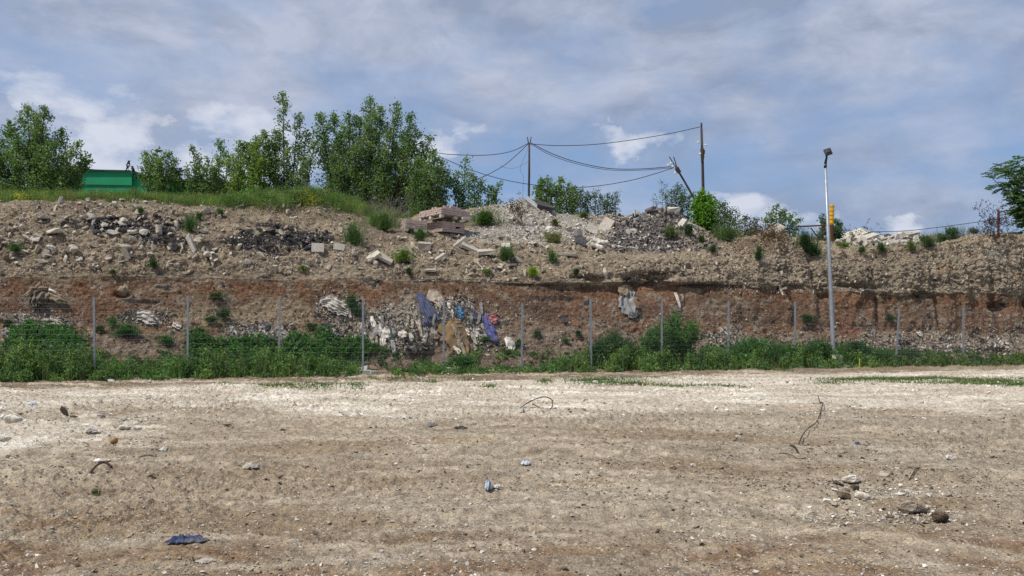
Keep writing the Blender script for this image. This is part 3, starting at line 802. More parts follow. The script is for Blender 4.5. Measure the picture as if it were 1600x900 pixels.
# ------------------------------------------------------------------ stacks of paving blocks on pallets
def pavers(name, label, base, rot, W, L, rows, z0, bl=(.20, .10, .08), ragged=0, pallet=True, tilt=(0, 0)):
    root = empty(name, base, (tilt[0], tilt[1], rot)); tag(root, label, 'paver stack')
    if pallet:
        for q in (-1, 0, 1):
            for w_ in (-1, 0, 1):
                m = MB(); m.box((w_*(W/2-.07), q*(L/2-.07), z0-.085), (.14, .14, .10)); m.build('pallet_foot', M_paver2, root, bevel=.006)
        m = MB()
        for q in range(7): m.box((0, -L/2+.06+q*(L-.12)/6, z0-.020), (W, .11, .025))
        for q in (-1, 0, 1): m.box((q*(W/2-.05), 0, z0-.15), (.1, L, .025))
        m.build('pallet_deck', M_pallet, root)
    for r_ in range(rows):
        m = MB(); nx = int(W/bl[0]); ny = int(L/bl[1]); z = z0+bl[2]*(r_+.5)
        for i in range(nx):
            for j in range(ny):
                if 0 < r_ < rows-1 and 0 < i < nx-1 and 0 < j < ny-1: continue
                if r_ == rows-1 and ragged and random.random() < ragged: continue
                if random.random() < .02: continue
                c_ = ((i+.5)*W/nx-W/2+random.gauss(0, .006), (j+.5)*L/ny-L/2+random.gauss(0, .006), z)
                m.box(c_, (W/nx-.010, L/ny-.010, bl[2]-.010), Euler((0, 0, random.gauss(0, .02))))
        m.build('paver_course', M_paver, root)
    return root
def st_base(px, t, z=None):
    s_, _ = st_of(px, 350, t); x, y = ST(s_, t); return Vector((x, y, z if z is not None else drop(x, y)[0].z))
b0 = st_base(696, 6.5); 
zb = EYE+(HOR-366)/FOC*b0.y
b0.z = zb
rot = R(43)
pavers('paver_stack', 'lower stack of pink paving blocks carrying a pallet, beside the rubble', b0, rot, 1.12, 1.0, 5, .03, pallet=False, tilt=(0, R(1)))
pavers('paver_stack', 'upper pallet of pink paving blocks overhanging the stack below', b0+Vector((-.03, -.04, .44)), rot, 1.45, 1.42, 3, .20, ragged=.0, tilt=(R(-1.5), R(2)))
pavers('paver_stack', 'loose top layer of pink paving blocks heaped on the upper pallet', b0+Vector((.08, .12, .885)), rot, .92, .92, 2, .03, ragged=.45, pallet=False)
b1 = st_base(646, 6.1); b1.z = EYE+(HOR-366)/FOC*b1.y
pavers('paver_stack', 'small left stack of pink blocks on pale feet, partly behind a green shoot', b1, R(20), .85, .8, 4, .19, tilt=(0, R(3)))
m = MB(); m.box((0, 0, 0), (.3, .12, .1)); o = m.build('pale_block', M_paver2, None, b0+Vector((.82, -.45, .56)), bevel=.01); o.rotation_euler = (0, 0, .5)
tag(o, 'single pale block at the right corner of the upper paver pallet', 'block')
# ------------------------------------------------------------------ stones
import bmesh
def hull(n, dims, seed, bev=.0, disp=0):
    rs = np.random.default_rng(seed)
    P = rs.uniform(-1, 1, (n, 3)); 
    P = P/np.maximum(1e-3, (np.abs(P)**3.2).sum(1)**(1/3.2))[:, None]*rs.uniform(.8, 1, (n, 1))
    P *= np.array(dims)/2
    bm = bmesh.new()
    for p in P: bm.verts.new(p)
    r = bmesh.ops.convex_hull(bm, input=bm.verts)
    bmesh.ops.delete(bm, geom=list({g for g in r['geom_interior']+r['geom_unused'] if isinstance(g, bmesh.types.BMVert)}), context='VERTS')
    bmesh.ops.dissolve_limit(bm, angle_limit=R(12), verts=bm.verts, edges=bm.edges)
    if bev: bmesh.ops.bevel(bm, geom=list(bm.edges), offset=bev, segments=1, affect='EDGES', profile=.5)
    if disp:
        bmesh.ops.triangulate(bm, faces=bm.faces)
        bmesh.ops.subdivide_edges(bm, edges=bm.edges, cuts=2, use_grid_fill=True)
        for v in bm.verts:
            c = v.co*3.1/max(dims)*1.6
            v.co *= 1+disp*float(perlin(c.x+seed, c.y, np.array(c.z)))+disp*.5*float(perlin(c.x*2.7+seed, c.y*2.7, np.array(c.z*2.7)))
    bmesh.ops.triangulate(bm, faces=bm.faces)
    V = np.array([v.co[:] for v in bm.verts]); F = np.array([[v.index for v in f.verts] for f in bm.faces]); bm.free()
    return V, F
VAR = [hull(16, (1, .85, .7), 1, .04, .12), hull(12, (1, .7, .6), 2, .03, .10), hull(20, (1, .9, .8), 3, .04, .14), hull(14, (1, .8, .35), 4, .02, .08),
       hull(12, (1, .55, .4), 5, .03, .08), hull(24, (.9, .9, .75), 6, .04, .12), hull(10, (1, .7, .5), 7, .02, .06), hull(14, (1, .9, .25), 8, .02, .06)]
LOW = [hull(9, (1, .8, .65), 20+i) for i in range(5)]+[hull(9, (1, .8, .35), 30+i) for i in range(3)]
def boxv(d, seed):
    rs = np.random.default_rng(seed)
    V = np.array([[x, y, z] for z in (-1, 1) for y in (-1, 1) for x in (-1, 1)], float)*np.array(d)/2
    V += rs.normal(0, .03, V.shape)
    F = np.array([[0,2,3],[0,3,1],[4,5,7],[4,7,6],[0,1,5],[0,5,4],[2,6,7],[2,7,3],[0,4,6],[0,6,2],[1,3,7],[1,7,5]])
    return V, F
SL = [boxv((1, .62, .28), 41), boxv((1, .4, .3), 42), boxv((1, .8, .16), 43), boxv((1, .3, .22), 44)]

PALE = [(.42,.385,.325),(.56,.53,.47),(.36,.32,.27),(.50,.455,.38),(.66,.64,.59)]
TAN = [(.36,.295,.215),(.27,.215,.155),(.43,.36,.27),(.33,.275,.21),(.49,.425,.335)]
STN = [(.44,.395,.325),(.54,.49,.41),(.36,.32,.26),(.48,.43,.355)]
GREY = [(.11,.10,.10),(.17,.155,.15),(.075,.068,.07),(.24,.22,.205),(.135,.12,.115)]
BLK = [(.03,.03,.033),(.05,.047,.05),(.08,.075,.078)]
REDB = [(.30,.14,.09),(.42,.27,.2),(.26,.17,.12),(.42,.36,.29)]
CLOD = [(.13,.092,.062),(.18,.135,.095),(.095,.066,.045)]
RCL = [(.14,.075,.048),(.10,.06,.042),(.19,.11,.075)]
PM = {'pale': PALE, 'tan': TAN, 'grey': GREY, 'black': BLK, 'red': REDB, 'clod': CLOD, 'stn': STN, 'rclod': RCL, 'soil': [(.33,.28,.21),(.27,.225,.165),(.38,.325,.25),(.30,.245,.18)], 'palest': [(.62,.58,.50),(.72,.69,.62),(.66,.60,.50)]}
SM = {k: mat_attr('stone_'+k, .92, 9, .22, .03, objcol=v) for k, v in PM.items()}
SM_all = mat_attr('rubble_mix', .92, 25, .2, .01)
variant_me = {}
def vmesh(kind, i):
    if (kind, i) not in variant_me:
        V, F = (VAR if kind == 'r' else SL)[i]
        me = npmesh('stone_shape', V, F, smooth=False); me.materials.append(SM['tan']); variant_me[(kind, i)] = me
    return variant_me[(kind, i)]
def quat_rand(rs, flat=False):
    if flat: return Euler((rs.normal(0, .35), rs.normal(0, .35), rs.uniform(0, 6.28))).to_quaternion()
    return Euler(tuple(rs.uniform(0, 6.28, 3))).to_quaternion()
class Rubble:
    def __init__(s): s.items = []       # (loc, quat, scale3, kind, variant, palette, zone)
RB = []
RSt = np.random.default_rng(99)
def scatter(zone, px0, px1, py0, py1, n, smin, smax, pal, mask=None, slabs=.2, power=2.6, embed=.15, poly=None):
    k = 0; tries = 0
    while k < n and tries < n*6:
        tries += 1
        px = RSt.uniform(px0, px1); py = RSt.uniform(py0, py1)
        if mask and not mask(px, py): continue
        loc, nor = hit(px, py)
        if loc is None: continue
        size = smin*(1-RSt.random()*(1-(smin/smax)**power))**(-1/power)
        kind = 's' if RSt.random() < slabs else 'r'
        var = int(RSt.integers(0, len(SL) if kind == 's' else len(VAR)))
        RB.append(dict(loc=loc+nor*size*embed, q=quat_rand(RSt, True) if nor.z > .5 and RSt.random() < .5 else quat_rand(RSt), s=size*np.array([1, RSt.uniform(.75, 1), RSt.uniform(.6, 1)]), kind=kind, var=var, pal=pal, zone=zone, app=size/loc.y))
        k += 1
def ellm(cx, cy, rx, ry):
    return lambda px, py: ((px-cx)/rx)**2+((py-cy)/ry)**2 < 1+.3*random.random()
# upper fill, left half
scatter('ul', -60, 560, 324, 428, 560, .05, .42, 'tan', slabs=.15)
scatter('ul', -20, 345, 330, 418, 150, .17, .5, 'stn', slabs=.15, power=2.0, embed=.28)
scatter('um', 540, 860, 372, 425, 50, .15, .42, 'stn', slabs=.5, power=2.0, embed=.28)
scatter('um', 860, 1180, 385, 440, 40, .10, .3, 'stn', slabs=.2, power=2.4, embed=.25)
scatter('ul', 300, 560, 335, 420, 30, .12, .3, 'stn', slabs=.2, power=2.2, embed=.22)
scatter('ur', 1120, 1640, 380, 458, 500, .04, .13, 'stn', slabs=.1)
scatter('um', 540, 860, 370, 432, 340, .05, .36, 'tan', slabs=.35)
scatter('um', 660, 860, 365, 425, 50, .12, .45, 'tan', slabs=.8, power=1.8)
scatter('um', 860, 1150, 385, 432, 260, .04, .16, 'tan')
scatter('ur', 1120, 1640, 372, 458, 1100, .04, .20, 'tan', slabs=.1)
scatter('ur', 1120, 1640, 385, 458, 1100, .05, .22, 'tan', slabs=.1, embed=.0)
scatter('ul', -60, 560, 324, 428, 700, .04, .22, 'tan', slabs=.1)
scatter('um', 860, 1180, 385, 440, 500, .04, .2, 'tan', slabs=.1)
scatter('ur', 1540, 1640, 365, 420, 60, .10, .35, 'grey', slabs=.2)
# pale pebbly spill at the foot of the black lumps
scatter('spill', 380, 540, 385, 428, 420, .04, .13, 'pale', slabs=.1)
scatter('spill', 470, 560, 360, 410, 70, .06, .25, 'pale', slabs=.2)
# black lumps
for cx, cy, rx, ry, n in ((215,352,75,15,260),(440,372,75,22,420),(480,372,40,14,120),(160,345,40,8,60),(255,375,35,12,70)):
    scatter('black', cx-rx, cx+rx, cy-ry, cy+ry, int(n*.6), .07, .40, 'black', ellm(cx, cy, rx, ry), slabs=.15, power=1.8, embed=.1)
# heaps on the edge
scatter('palerub', 735, 960, 312, 372, 1300, .07, .26, 'pale', slabs=.12)
scatter('palerub', 790, 1010, 322, 388, 260, .10, .5, 'pale', slabs=.35, power=1.8)
scatter('gravel', 740, 910, 348, 378, 1500, .04, .11, 'pale', lambda px, py: py > 350+.03*(px-740) and py < 366+.10*(px-740), slabs=.1)
scatter('greyheap', 950, 1125, 316, 392, 1300, .08, .34, 'grey', ellm(1035, 365, 88, 50), slabs=.3)
scatter('greyheap', 985, 1110, 316, 392, 130, .10, .34, 'tan', ellm(1035, 365, 88, 50), slabs=.3)
scatter('greyheap', 960, 1110, 316, 392, 90, .10, .3, 'pale', ellm(1030, 355, 90, 45), slabs=.4)
scatter('slabs', 1310, 1435, 354, 384, 150, .16, .6, 'pale', slabs=.6, power=1.6)
scatter('slabs', 1300, 1440, 366, 386, 60, .1, .5, 'grey', slabs=.5)
scatter('edge', 1100, 1310, 350, 392, 170, .05, .3, 'tan', slabs=.3)
scatter('edge', 0, 600, 306, 326, 180, .06, .28, 'tan', slabs=.2)
# red band and lower talus
scatter('red', -40, 1640, 440, 500, 350, .03, .09, 'pale', slabs=.1)
scatter('red', -40, 1640, 440, 500, 350, .03, .12, 'red', slabs=.1)
scatter('low', -40, 560, 485, 548, 360, .04, .17, 'tan', slabs=.1)
scatter('low', 560, 800, 470, 548, 500, .04, .20, 'pale', slabs=.2)
scatter('low', 800, 1160, 490, 545, 280, .04, .2, 'tan', slabs=.1)
scatter('lowr', 1160, 1640, 505, 556, 420, .05, .34, 'tan', slabs=.15)
scatter('lowr', 1340, 1640, 520, 556, 190, .05, .32, 'pale', slabs=.2)
scatter('lowr', 1260, 1640, 505, 556, 260, .05, .24, 'rclod', slabs=.2)
scatter('lowr', 1400, 1640, 530, 556, 90, .06, .26, 'grey', slabs=.2)
scatter('red', -40, 1640, 440, 505, 900, .04, .13, 'rclod', slabs=.1)
scatter('low', -40, 1160, 490, 548, 500, .04, .16, 'rclod', slabs=.1)

scatter('ul', -60, 560, 320, 428, 3600, .03, .12, 'tan', slabs=.1)
scatter('ul', -60, 560, 320, 428, 1300, .03, .14, 'stn', slabs=.1, embed=.05)
scatter('ul', -60, 560, 320, 428, 800, .03, .12, 'clod', slabs=.1)
scatter('um', 560, 1150, 368, 440, 2600, .03, .12, 'tan', slabs=.1)
scatter('um', 560, 1150, 368, 440, 1100, .03, .13, 'stn', slabs=.1, embed=.05)
scatter('um', 560, 1150, 368, 440, 500, .03, .12, 'clod', slabs=.1)
scatter('ur', 1120, 1640, 368, 460, 3200, .03, .13, 'tan', slabs=.1)
scatter('ur', 1120, 1640, 368, 460, 1700, .03, .13, 'stn', slabs=.1, embed=.0)
scatter('ur', 1120, 1640, 368, 460, 700, .03, .12, 'clod', slabs=.1)
scatter('red', -40, 1640, 435, 505, 700, .025, .07, 'rclod', slabs=.1)
scatter('low', -40, 1640, 485, 550, 2200, .03, .13, 'tan', slabs=.1)
scatter('low', -40, 1640, 485, 550, 900, .03, .13, 'stn', slabs=.1)
scatter('low', -40, 1640, 485, 550, 900, .03, .13, 'rclod', slabs=.1)
scatter('edge', 0, 560, 310, 328, 60, .12, .38, 'stn', slabs=.3, power=2)

scatter('ul', -60, 560, 322, 428, 420, .12, .42, 'tan', slabs=.1, embed=.0, power=2.2)
scatter('um', 560, 1150, 372, 438, 330, .10, .36, 'tan', slabs=.15, embed=.0, power=2.2)
scatter('ur', 1120, 1640, 372, 458, 420, .10, .34, 'tan', slabs=.1, embed=-.05, power=2.4)
scatter('ur', 1120, 1640, 372, 455, 60, .09, .26, 'stn', slabs=.1, power=2.4)
scatter('um', 560, 960, 372, 430, 110, .10, .34, 'stn', slabs=.35, power=2.4, embed=.2)

ZL = {
 'ul': ('soil stained stone in the upper fill on the left, above the red layer', 'stones of the upper fill on the left'),
 'um': ('tan stone or broken block on the slope below the paver stacks', 'stones on the slope below the paver stacks'),
 'ur': ('stone stuck in the steep pale face right of the leaning pole', 'stones in the steep right face'),
 'spill': ('small pale stone spilled below the black lumps on the left', 'pale stones under the black lumps'),
 'black': ('black lump of old asphalt in the left upper fill', 'black asphalt lumps'),
 'palerub': ('pale concrete chunk in the rubble on the bank edge, right of the pavers', 'pale chunks in the rubble on the edge'),
 'gravel': ('pale gravel stone below the rubble right of the pavers', 'gravel below the rubble'),
 'greyheap': ('grey broken asphalt piece on the dark heap left of the leaning pole', 'pieces of the dark grey heap'),
 'slabs': ('broken slab piece lying on the edge right of the lamp post', 'slab pieces right of the lamp post'),
 'edge': ('tan stone along the top edge of the bank', 'stones along the top edge'),
 'red': ('small stone sticking out of the red earth band', 'stones in the red band'),
 'low': ('stone in the rubbish layer low behind the fence', 'stones low behind the fence'),
 'lowr': ('stone of the exposed rubble layer low on the right, above the weeds', 'stones of the low right rubble layer')}
def put_stone(d, label=None, group=None, cat='stone', name=None):
    o = bpy.data.objects.new(name or {'s': 'concrete_chunk', 'r': 'stone'}[d['kind']], vmesh(d['kind'], d['var']))
    COL.objects.link(o); o.location = d['loc']; o.rotation_mode = 'QUATERNION'; o.rotation_quaternion = d['q']; o.scale = d['s']
    o.material_slots[0].link = 'OBJECT'; o.material_slots[0].material = SM[d['pal']]
    tag(o, label, cat, group); return o
RB.sort(key=lambda d: -d['app'])
BIG = RB[:285]; REST = RB[285:]
for d in BIG:
    l, g_ = ZL[d['zone']]
    g_ += ', '+{'pale': 'pale', 'tan': 'tan', 'grey': 'grey', 'black': 'black', 'red': 'reddish', 'clod': 'dark', 'stn': 'pale tan', 'soil': 'brown', 'rclod': 'reddish brown'}[d['pal']]
    pal = {'pale': 'pale', 'tan': 'tan', 'grey': 'grey', 'black': 'black', 'red': 'reddish', 'clod': 'dark', 'stn': 'pale tan', 'soil': 'brown', 'rclod': 'reddish brown'}[d['pal']]
    for w_ in ('soil stained ', 'tan ', 'small pale ', 'black ', 'pale ', 'grey ', 'small '):
        if l.startswith(w_): l = l[len(w_):]; break
    put_stone(d, pal+' '+l, g_)
def merge_stones(name, items, kind='stuff', low=True):
    Vs = []; Fs = []; Cs = []; n = 0
    rs = np.random.default_rng(5)
    for d in items:
        V, F = (LOW[int(rs.integers(0, len(LOW)))] if d['kind'] == 'r' else SL[d['var']])
        M = np.array(d['q'].to_matrix())
        Vs.append((V*d['s'])@M.T+np.array(d['loc'])); Fs.append(F+n); n += len(V)
        pal = PM[d['pal']]; a, b = rs.integers(0, len(pal), 2); w_ = rs.random()
        c = np.array(pal[a])*w_+np.array(pal[b])*(1-w_); Cs.append(np.tile(c*rs.uniform(.8, 1.15), (len(V), 1)))
    me = npmesh(name, np.concatenate(Vs), np.concatenate(Fs), cols=np.concatenate(Cs))
    o = link(name, me, SM_all); tag(o, kind=kind); return o
merge_stones('bank_rubble', REST)
bpy.data.objects['bank_rubble']['label'] = 'small stones and grit scattered over the bank face'
bpy.data.objects['bank_rubble']['category'] = 'rubble'

# hand surveyed stones
def stone_at(px, py, w, kind, var, pal, rot, label, sc=(1, .8, .7), t=None, emb=.15, cat='stone', name=None):
    loc, nor = hit(px, py, True)
    if pal == 'tan': pal = 'stn'
    size = w*1.1/FOC*loc.y
    d = dict(loc=loc+nor*size*(emb+.04), q=Euler(rot).to_quaternion(), s=size*np.array(sc), kind=kind, var=var, pal=pal)
    return put_stone(d, label, None, cat, name)
stone_at(66, 342, 20, 'r', 0, 'tan', (.2, .1, .4), 'big rounded tan boulder high on the far left of the bank', (1, .8, .85))
stone_at(88, 367, 28, 'r', 3, 'tan', (.2, -.2, .1), 'wide flat tan boulder below the left end of the black lumps', (1, .8, 1.1))
stone_at(43, 372, 12, 's', 0, 'pale', (.4, .5, .3), 'pale squarish stone left of the wide flat boulder')
stone_at(82, 391, 18, 'r', 0, 'pale', (.4, .3, .9), 'pale stone under the wide flat boulder', (1, .8, .7))
stone_at(75, 400, 17, 'r', 4, 'tan', (.1, .3, .2), 'brown stone right under a pale stone on the far left')
stone_at(64, 411, 20, 'r', 6, 'tan', (.2, .2, .1), 'lowest brown boulder of the far left cluster')
stone_at(174, 367, 21, 'r', 5, 'pale', (.1, .1, .2), 'smooth oval pale stone below the left black lumps', (1, .7, .5))
stone_at(205, 364, 15, 'r', 0, 'tan', (.8, .1, .2), 'grey tan stone embedded among the left black lumps')
stone_at(222, 363, 13, 'r', 1, 'pale', (.8, 1.3, .2), 'upright pale stone at the right end of left black lumps')
stone_at(272, 361, 20, 'r', 4, 'tan', (.3, .9, .4), 'slanted pointed tan stone between the two black patches')
stone_at(298, 384, 24, 's', 3, 'pale', (.2, 1.15, .1), 'upright white oblong block in the left upper fill', (1, .9, 1.1), emb=.25)
stone_at(318, 365, 16, 'r', 6, 'tan', (.3, .2, .4), 'tan stone just above the white oblong block')
stone_at(94, 318, 17, 's', 3, 'pale', (.1, -1.2, .2), 'pale upright stone sticking out at the left crest under the grass', (1, 1, 1), emb=.1)
stone_at(100, 311, 10, 's', 0, 'pale', (.1, .1, .2), 'small pale stone lying on top of the upright crest stone')
stone_at(138, 315, 8, 'r', 5, 'pale', (0, 0, 0), 'small whitish round stone at the crest right of the upright one')
stone_at(179, 319, 9, 'r', 5, 'pale', (1, 0, 0), 'whitish round stone at crest left of the small bush')
stone_at(497, 390, 17, 's', 0, 'pale', (1.5, .05, .05), 'square pale block right of the big black patch', (1, 1.2, 1.2), emb=.2)
stone_at(530, 388, 15, 's', 0, 'pale', (1.4, .15, .1), 'pale block next right to the square one', (1, 1, 1.1))
stone_at(408, 401, 16, 'r', 2, 'tan', (.2, .6, .3), 'rounded tan stone at lower left edge of the big black patch')
stone_at(440, 369, 18, 'r', 0, 'tan', (.2, .6, .3), 'tan boulder in the middle of the big black patch')
stone_at(661, 388, 17, 's', 0, 'tan', (.25, .05, .1), 'tan brick shaped block on the slope under the paver stacks', (1, .9, 2.4), emb=.25)
stone_at(716, 384, 22, 's', 1, 'tan', (.3, -.7, .2), 'long slanting tan block right under the paver stacks', (1, .9, .9), emb=.3)
stone_at(733, 391, 25, 's', 2, 'tan', (.4, .45, .2), 'flat tan slab leaning right below the paver stacks', (1, .8, 1.1), emb=.2)
stone_at(758, 397, 24, 's', 2, 'tan', (.2, -.05, .2), 'wide flat tan slab beside the green shrub on the slope', (1, .8, 1.4), emb=.2)
stone_at(686, 404, 18, 's', 1, 'tan', (.3, -.6, .5), 'tan block tilted up on the middle slope')
stone_at(672, 425, 15, 's', 0, 'tan', (.3, -.05, .1), 'tan stone lying just above the red band in the middle')
stone_at(584, 403, 20, 's', 2, 'tan', (.5, -.6, .2), 'grey brown slab forming left side of a small tent of slabs', (1, .8, 1.3))
stone_at(603, 407, 20, 's', 2, 'tan', (.5, .5, .2), 'pale slab forming right side of a small tent of slabs', (1, .8, 1.3))
stone_at(808, 407, 16, 'r', 2, 'pale', (.5, .5, .2), 'pale rounded boulder on the mid slope near the lime green tuft')
stone_at(886, 400, 26, 's', 3, 'tan', (.1, .05, .1), 'long tan plank like slab below the white sacks')
stone_at(1436, 525, 14, 'r', 0, 'pale', (.5, .5, .2), 'pale rounded stone standing out of the low right rubble')
stone_at(1437, 522, 10, 'r', 5, 'red', (.5, .5, .2), 'reddish stone standing out of the low right rubble')
# slabs on the edge heaps
for px, py, w, rot, pal, lab, sc in (
 (948,355,22,(1.0,-1.0,.1),'pale','large pale slab standing on edge in the rubble heap',(1,1,1.2)),
 (928,362,20,(.9,.5,.1),'pale','large pale slab leaning left of the standing slab',(1,1.1,1.2)),
 (885,350,18,(1.1,1.0,.1),'pale','tall tan slab leaning in the rubble under the left pole',(1,.6,1)),
 (830,323,26,(.7,.7,.1),'pale','long pale beam slanting below the left pole',(1,.45,1)),
 (815,315,18,(.7,.6,.1),'tan','brown broken beam on the rubble just left of the left pole',(1,.4,1)),
 (905,368,28,(.5,-.5,.1),'grey','big grey slab leaning above the white sacks',(1,1,1.2)),
 (850,328,24,(.4,.3,.1),'black','dark asphalt lump on top of the pale rubble',(1,.8,2.2)),
 (1210,362,26,(.7,-.6,.2),'pale','pale slab tilted up at the crest left of the metal frame',(1,.8,1)),
 (1222,364,24,(.7,.75,.2),'pale','second slab tilted against the first left of the metal frame',(1,.8,1)),
 (1335,374,38,(.35,-.35,.2),'pale','widest pale slab lying right of the lamp post',(1,.8,1)),
 (1356,376,30,(.3,-.3,.2),'pale','white slab in the middle of the slab heap right of lamp',(1,.6,1)),
 (1390,366,36,(.1,.1,.2),'grey','thin dark slab on top of the slab heap right of lamp',(1,.8,.7)),
 (1400,373,32,(.2,-.15,.2),'pale','long pale slab at the right of the slab heap',(1,.5,1)),
 (1423,372,20,(.2,-.1,.2),'pale','blocky whitish chunk at right end of the slab heap',(1,.8,3)),
 (1345,366,12,(.2,-.1,.2),'pale','small whitish chunk on top of the slab heap near yellow post',(1,.8,3)),
 (1052,318,16,(.2,-.1,.2),'pale','pale chunk on the very top of the dark heap',(1,.8,2.5)),
 (1065,352,16,(.5,-.9,.2),'pale','pale slab on the right shoulder of the dark heap',(1,.8,2)),
 (1080,354,16,(.3,.3,.2),'pale','flat pale slab right next to the shrub on the dark heap',(1,.8,1.5)),
 (1020,330,44,(.5,-.35,.3),'grey','long dark slab slanting on top of the dark heap',(1,.5,1)),
 (1000,345,40,(.5,-.4,.3),'grey','long dark slab slanting on the left flank of the heap',(1,.5,1)),
 (1050,335,34,(.5,.35,.3),'grey','dark slab slanting down right on the dark heap',(1,.5,1))):
    g_ = pal == 'grey'
    stone_at(px, py, w*(.55 if g_ and w > 30 else .95), 'r' if g_ else 's', 7 if g_ else 2, pal, rot, lab, (sc[0], sc[1], 1.3) if g_ else sc, emb=.12, cat='slab', name='concrete_slab')

# ------------------------------------------------------------------ stones of the lot
GR = []
def gscatter(n, px0, px1, py0, py1, smin, smax, pal, power=2.2, flat=.6, dens=1.0):
    px = RSt.uniform(px0, px1, n); py = py0+(py1-py0)*RSt.random(n)**dens
    G = gpts(px, py)
    dn = fbm(G[:, 0]*.8+len(pal), G[:, 1]*1.1, smax*40, 3)
    G = G[RSt.random(n) < (.45+1.3*dn)]; n = len(G)
    for k in range(n):
        p = Vector(G[k]); size = smin*(1-RSt.random()*(1-(smin/smax)**power))**(-1/power)
        GR.append(dict(loc=p+Vector((0, 0, size*.14)), q=quat_rand(RSt, True), s=size*np.array([1, RSt.uniform(.7, 1), RSt.uniform(.4, .9)]), kind='r', var=0, pal=pal, app=size/p.y))
gscatter(20000, -80, 1680, 600, 925, .010, .06, 'pale')
gscatter(15000, -80, 1680, 600, 925, .010, .07, 'tan')
gscatter(8000, -80, 1680, 600, 925, .010, .07, 'clod')
gscatter(900, -80, 1680, 600, 925, .010, .04, 'red')
gscatter(500, -80, 1680, 600, 925, .010, .04, 'grey')
gscatter(5000, -80, 1680, 592, 660, .03, .16, 'pale')
gscatter(900, -80, 1680, 586, 612, .03, .2, 'tan')
gscatter(700, 0, 260, 610, 720, .03, .16, 'pale')
gscatter(3400, 1250, 1500, 735, 815, .012, .07, 'pale', dens=1)
gscatter(1800, 1100, 1640, 640, 780, .02, .09, 'clod')
gscatter(260, 1380, 1480, 780, 815, .02, .09, 'clod')
gscatter(300, 1290, 1470, 745, 812, .02, .10, 'palest', power=1.8)
gscatter(500, 100, 1640, 640, 900, .02, .06, 'palest', power=2.8)
gscatter(700, 300, 1300, 640, 780, .02, .08, 'clod')
gscatter(600, 560, 720, 640, 700, .02, .12, 'pale')
gscatter(500, 520, 760, 560, 600, .03, .15, 'pale')
gscatter(30000, -80, 1680, 640, 925, .008, .045, 'soil', power=2.0)
gscatter(9000, -80, 1680, 600, 760, .02, .09, 'soil', power=2.2)
gscatter(5000, 900, 1680, 640, 800, .02, .08, 'soil', power=2.0)
gscatter(2500, -80, 1680, 596, 640, .03, .13, 'palest', power=2.4)
merge_stones('lot_gravel', GR)
tag(bpy.data.objects['lot_gravel'], 'pale gravel, pebbles and crumbs scattered over the bare lot', 'gravel')
def lot_stone(px, py, w, var, pal, rot, label, sc=(1, .8, .7), kind='r', cat='stone', name=None, up=.25):
    p = gpt(px, py); size = w*(1.25 if (1300 < px < 1480 and w > 12 and py > 740) else 1.1)/FOC*p.y
    if pal in ('pale',): pal = 'palest'
    if pal == 'tan' and px > 1300 and py > 745: pal = 'stn'
    return put_stone(dict(loc=p+Vector((0, 0, size*up*sc[2])), q=Euler(rot).to_quaternion(), s=size*np.array(sc), kind=kind, var=var, pal=pal), label, None, cat, name)
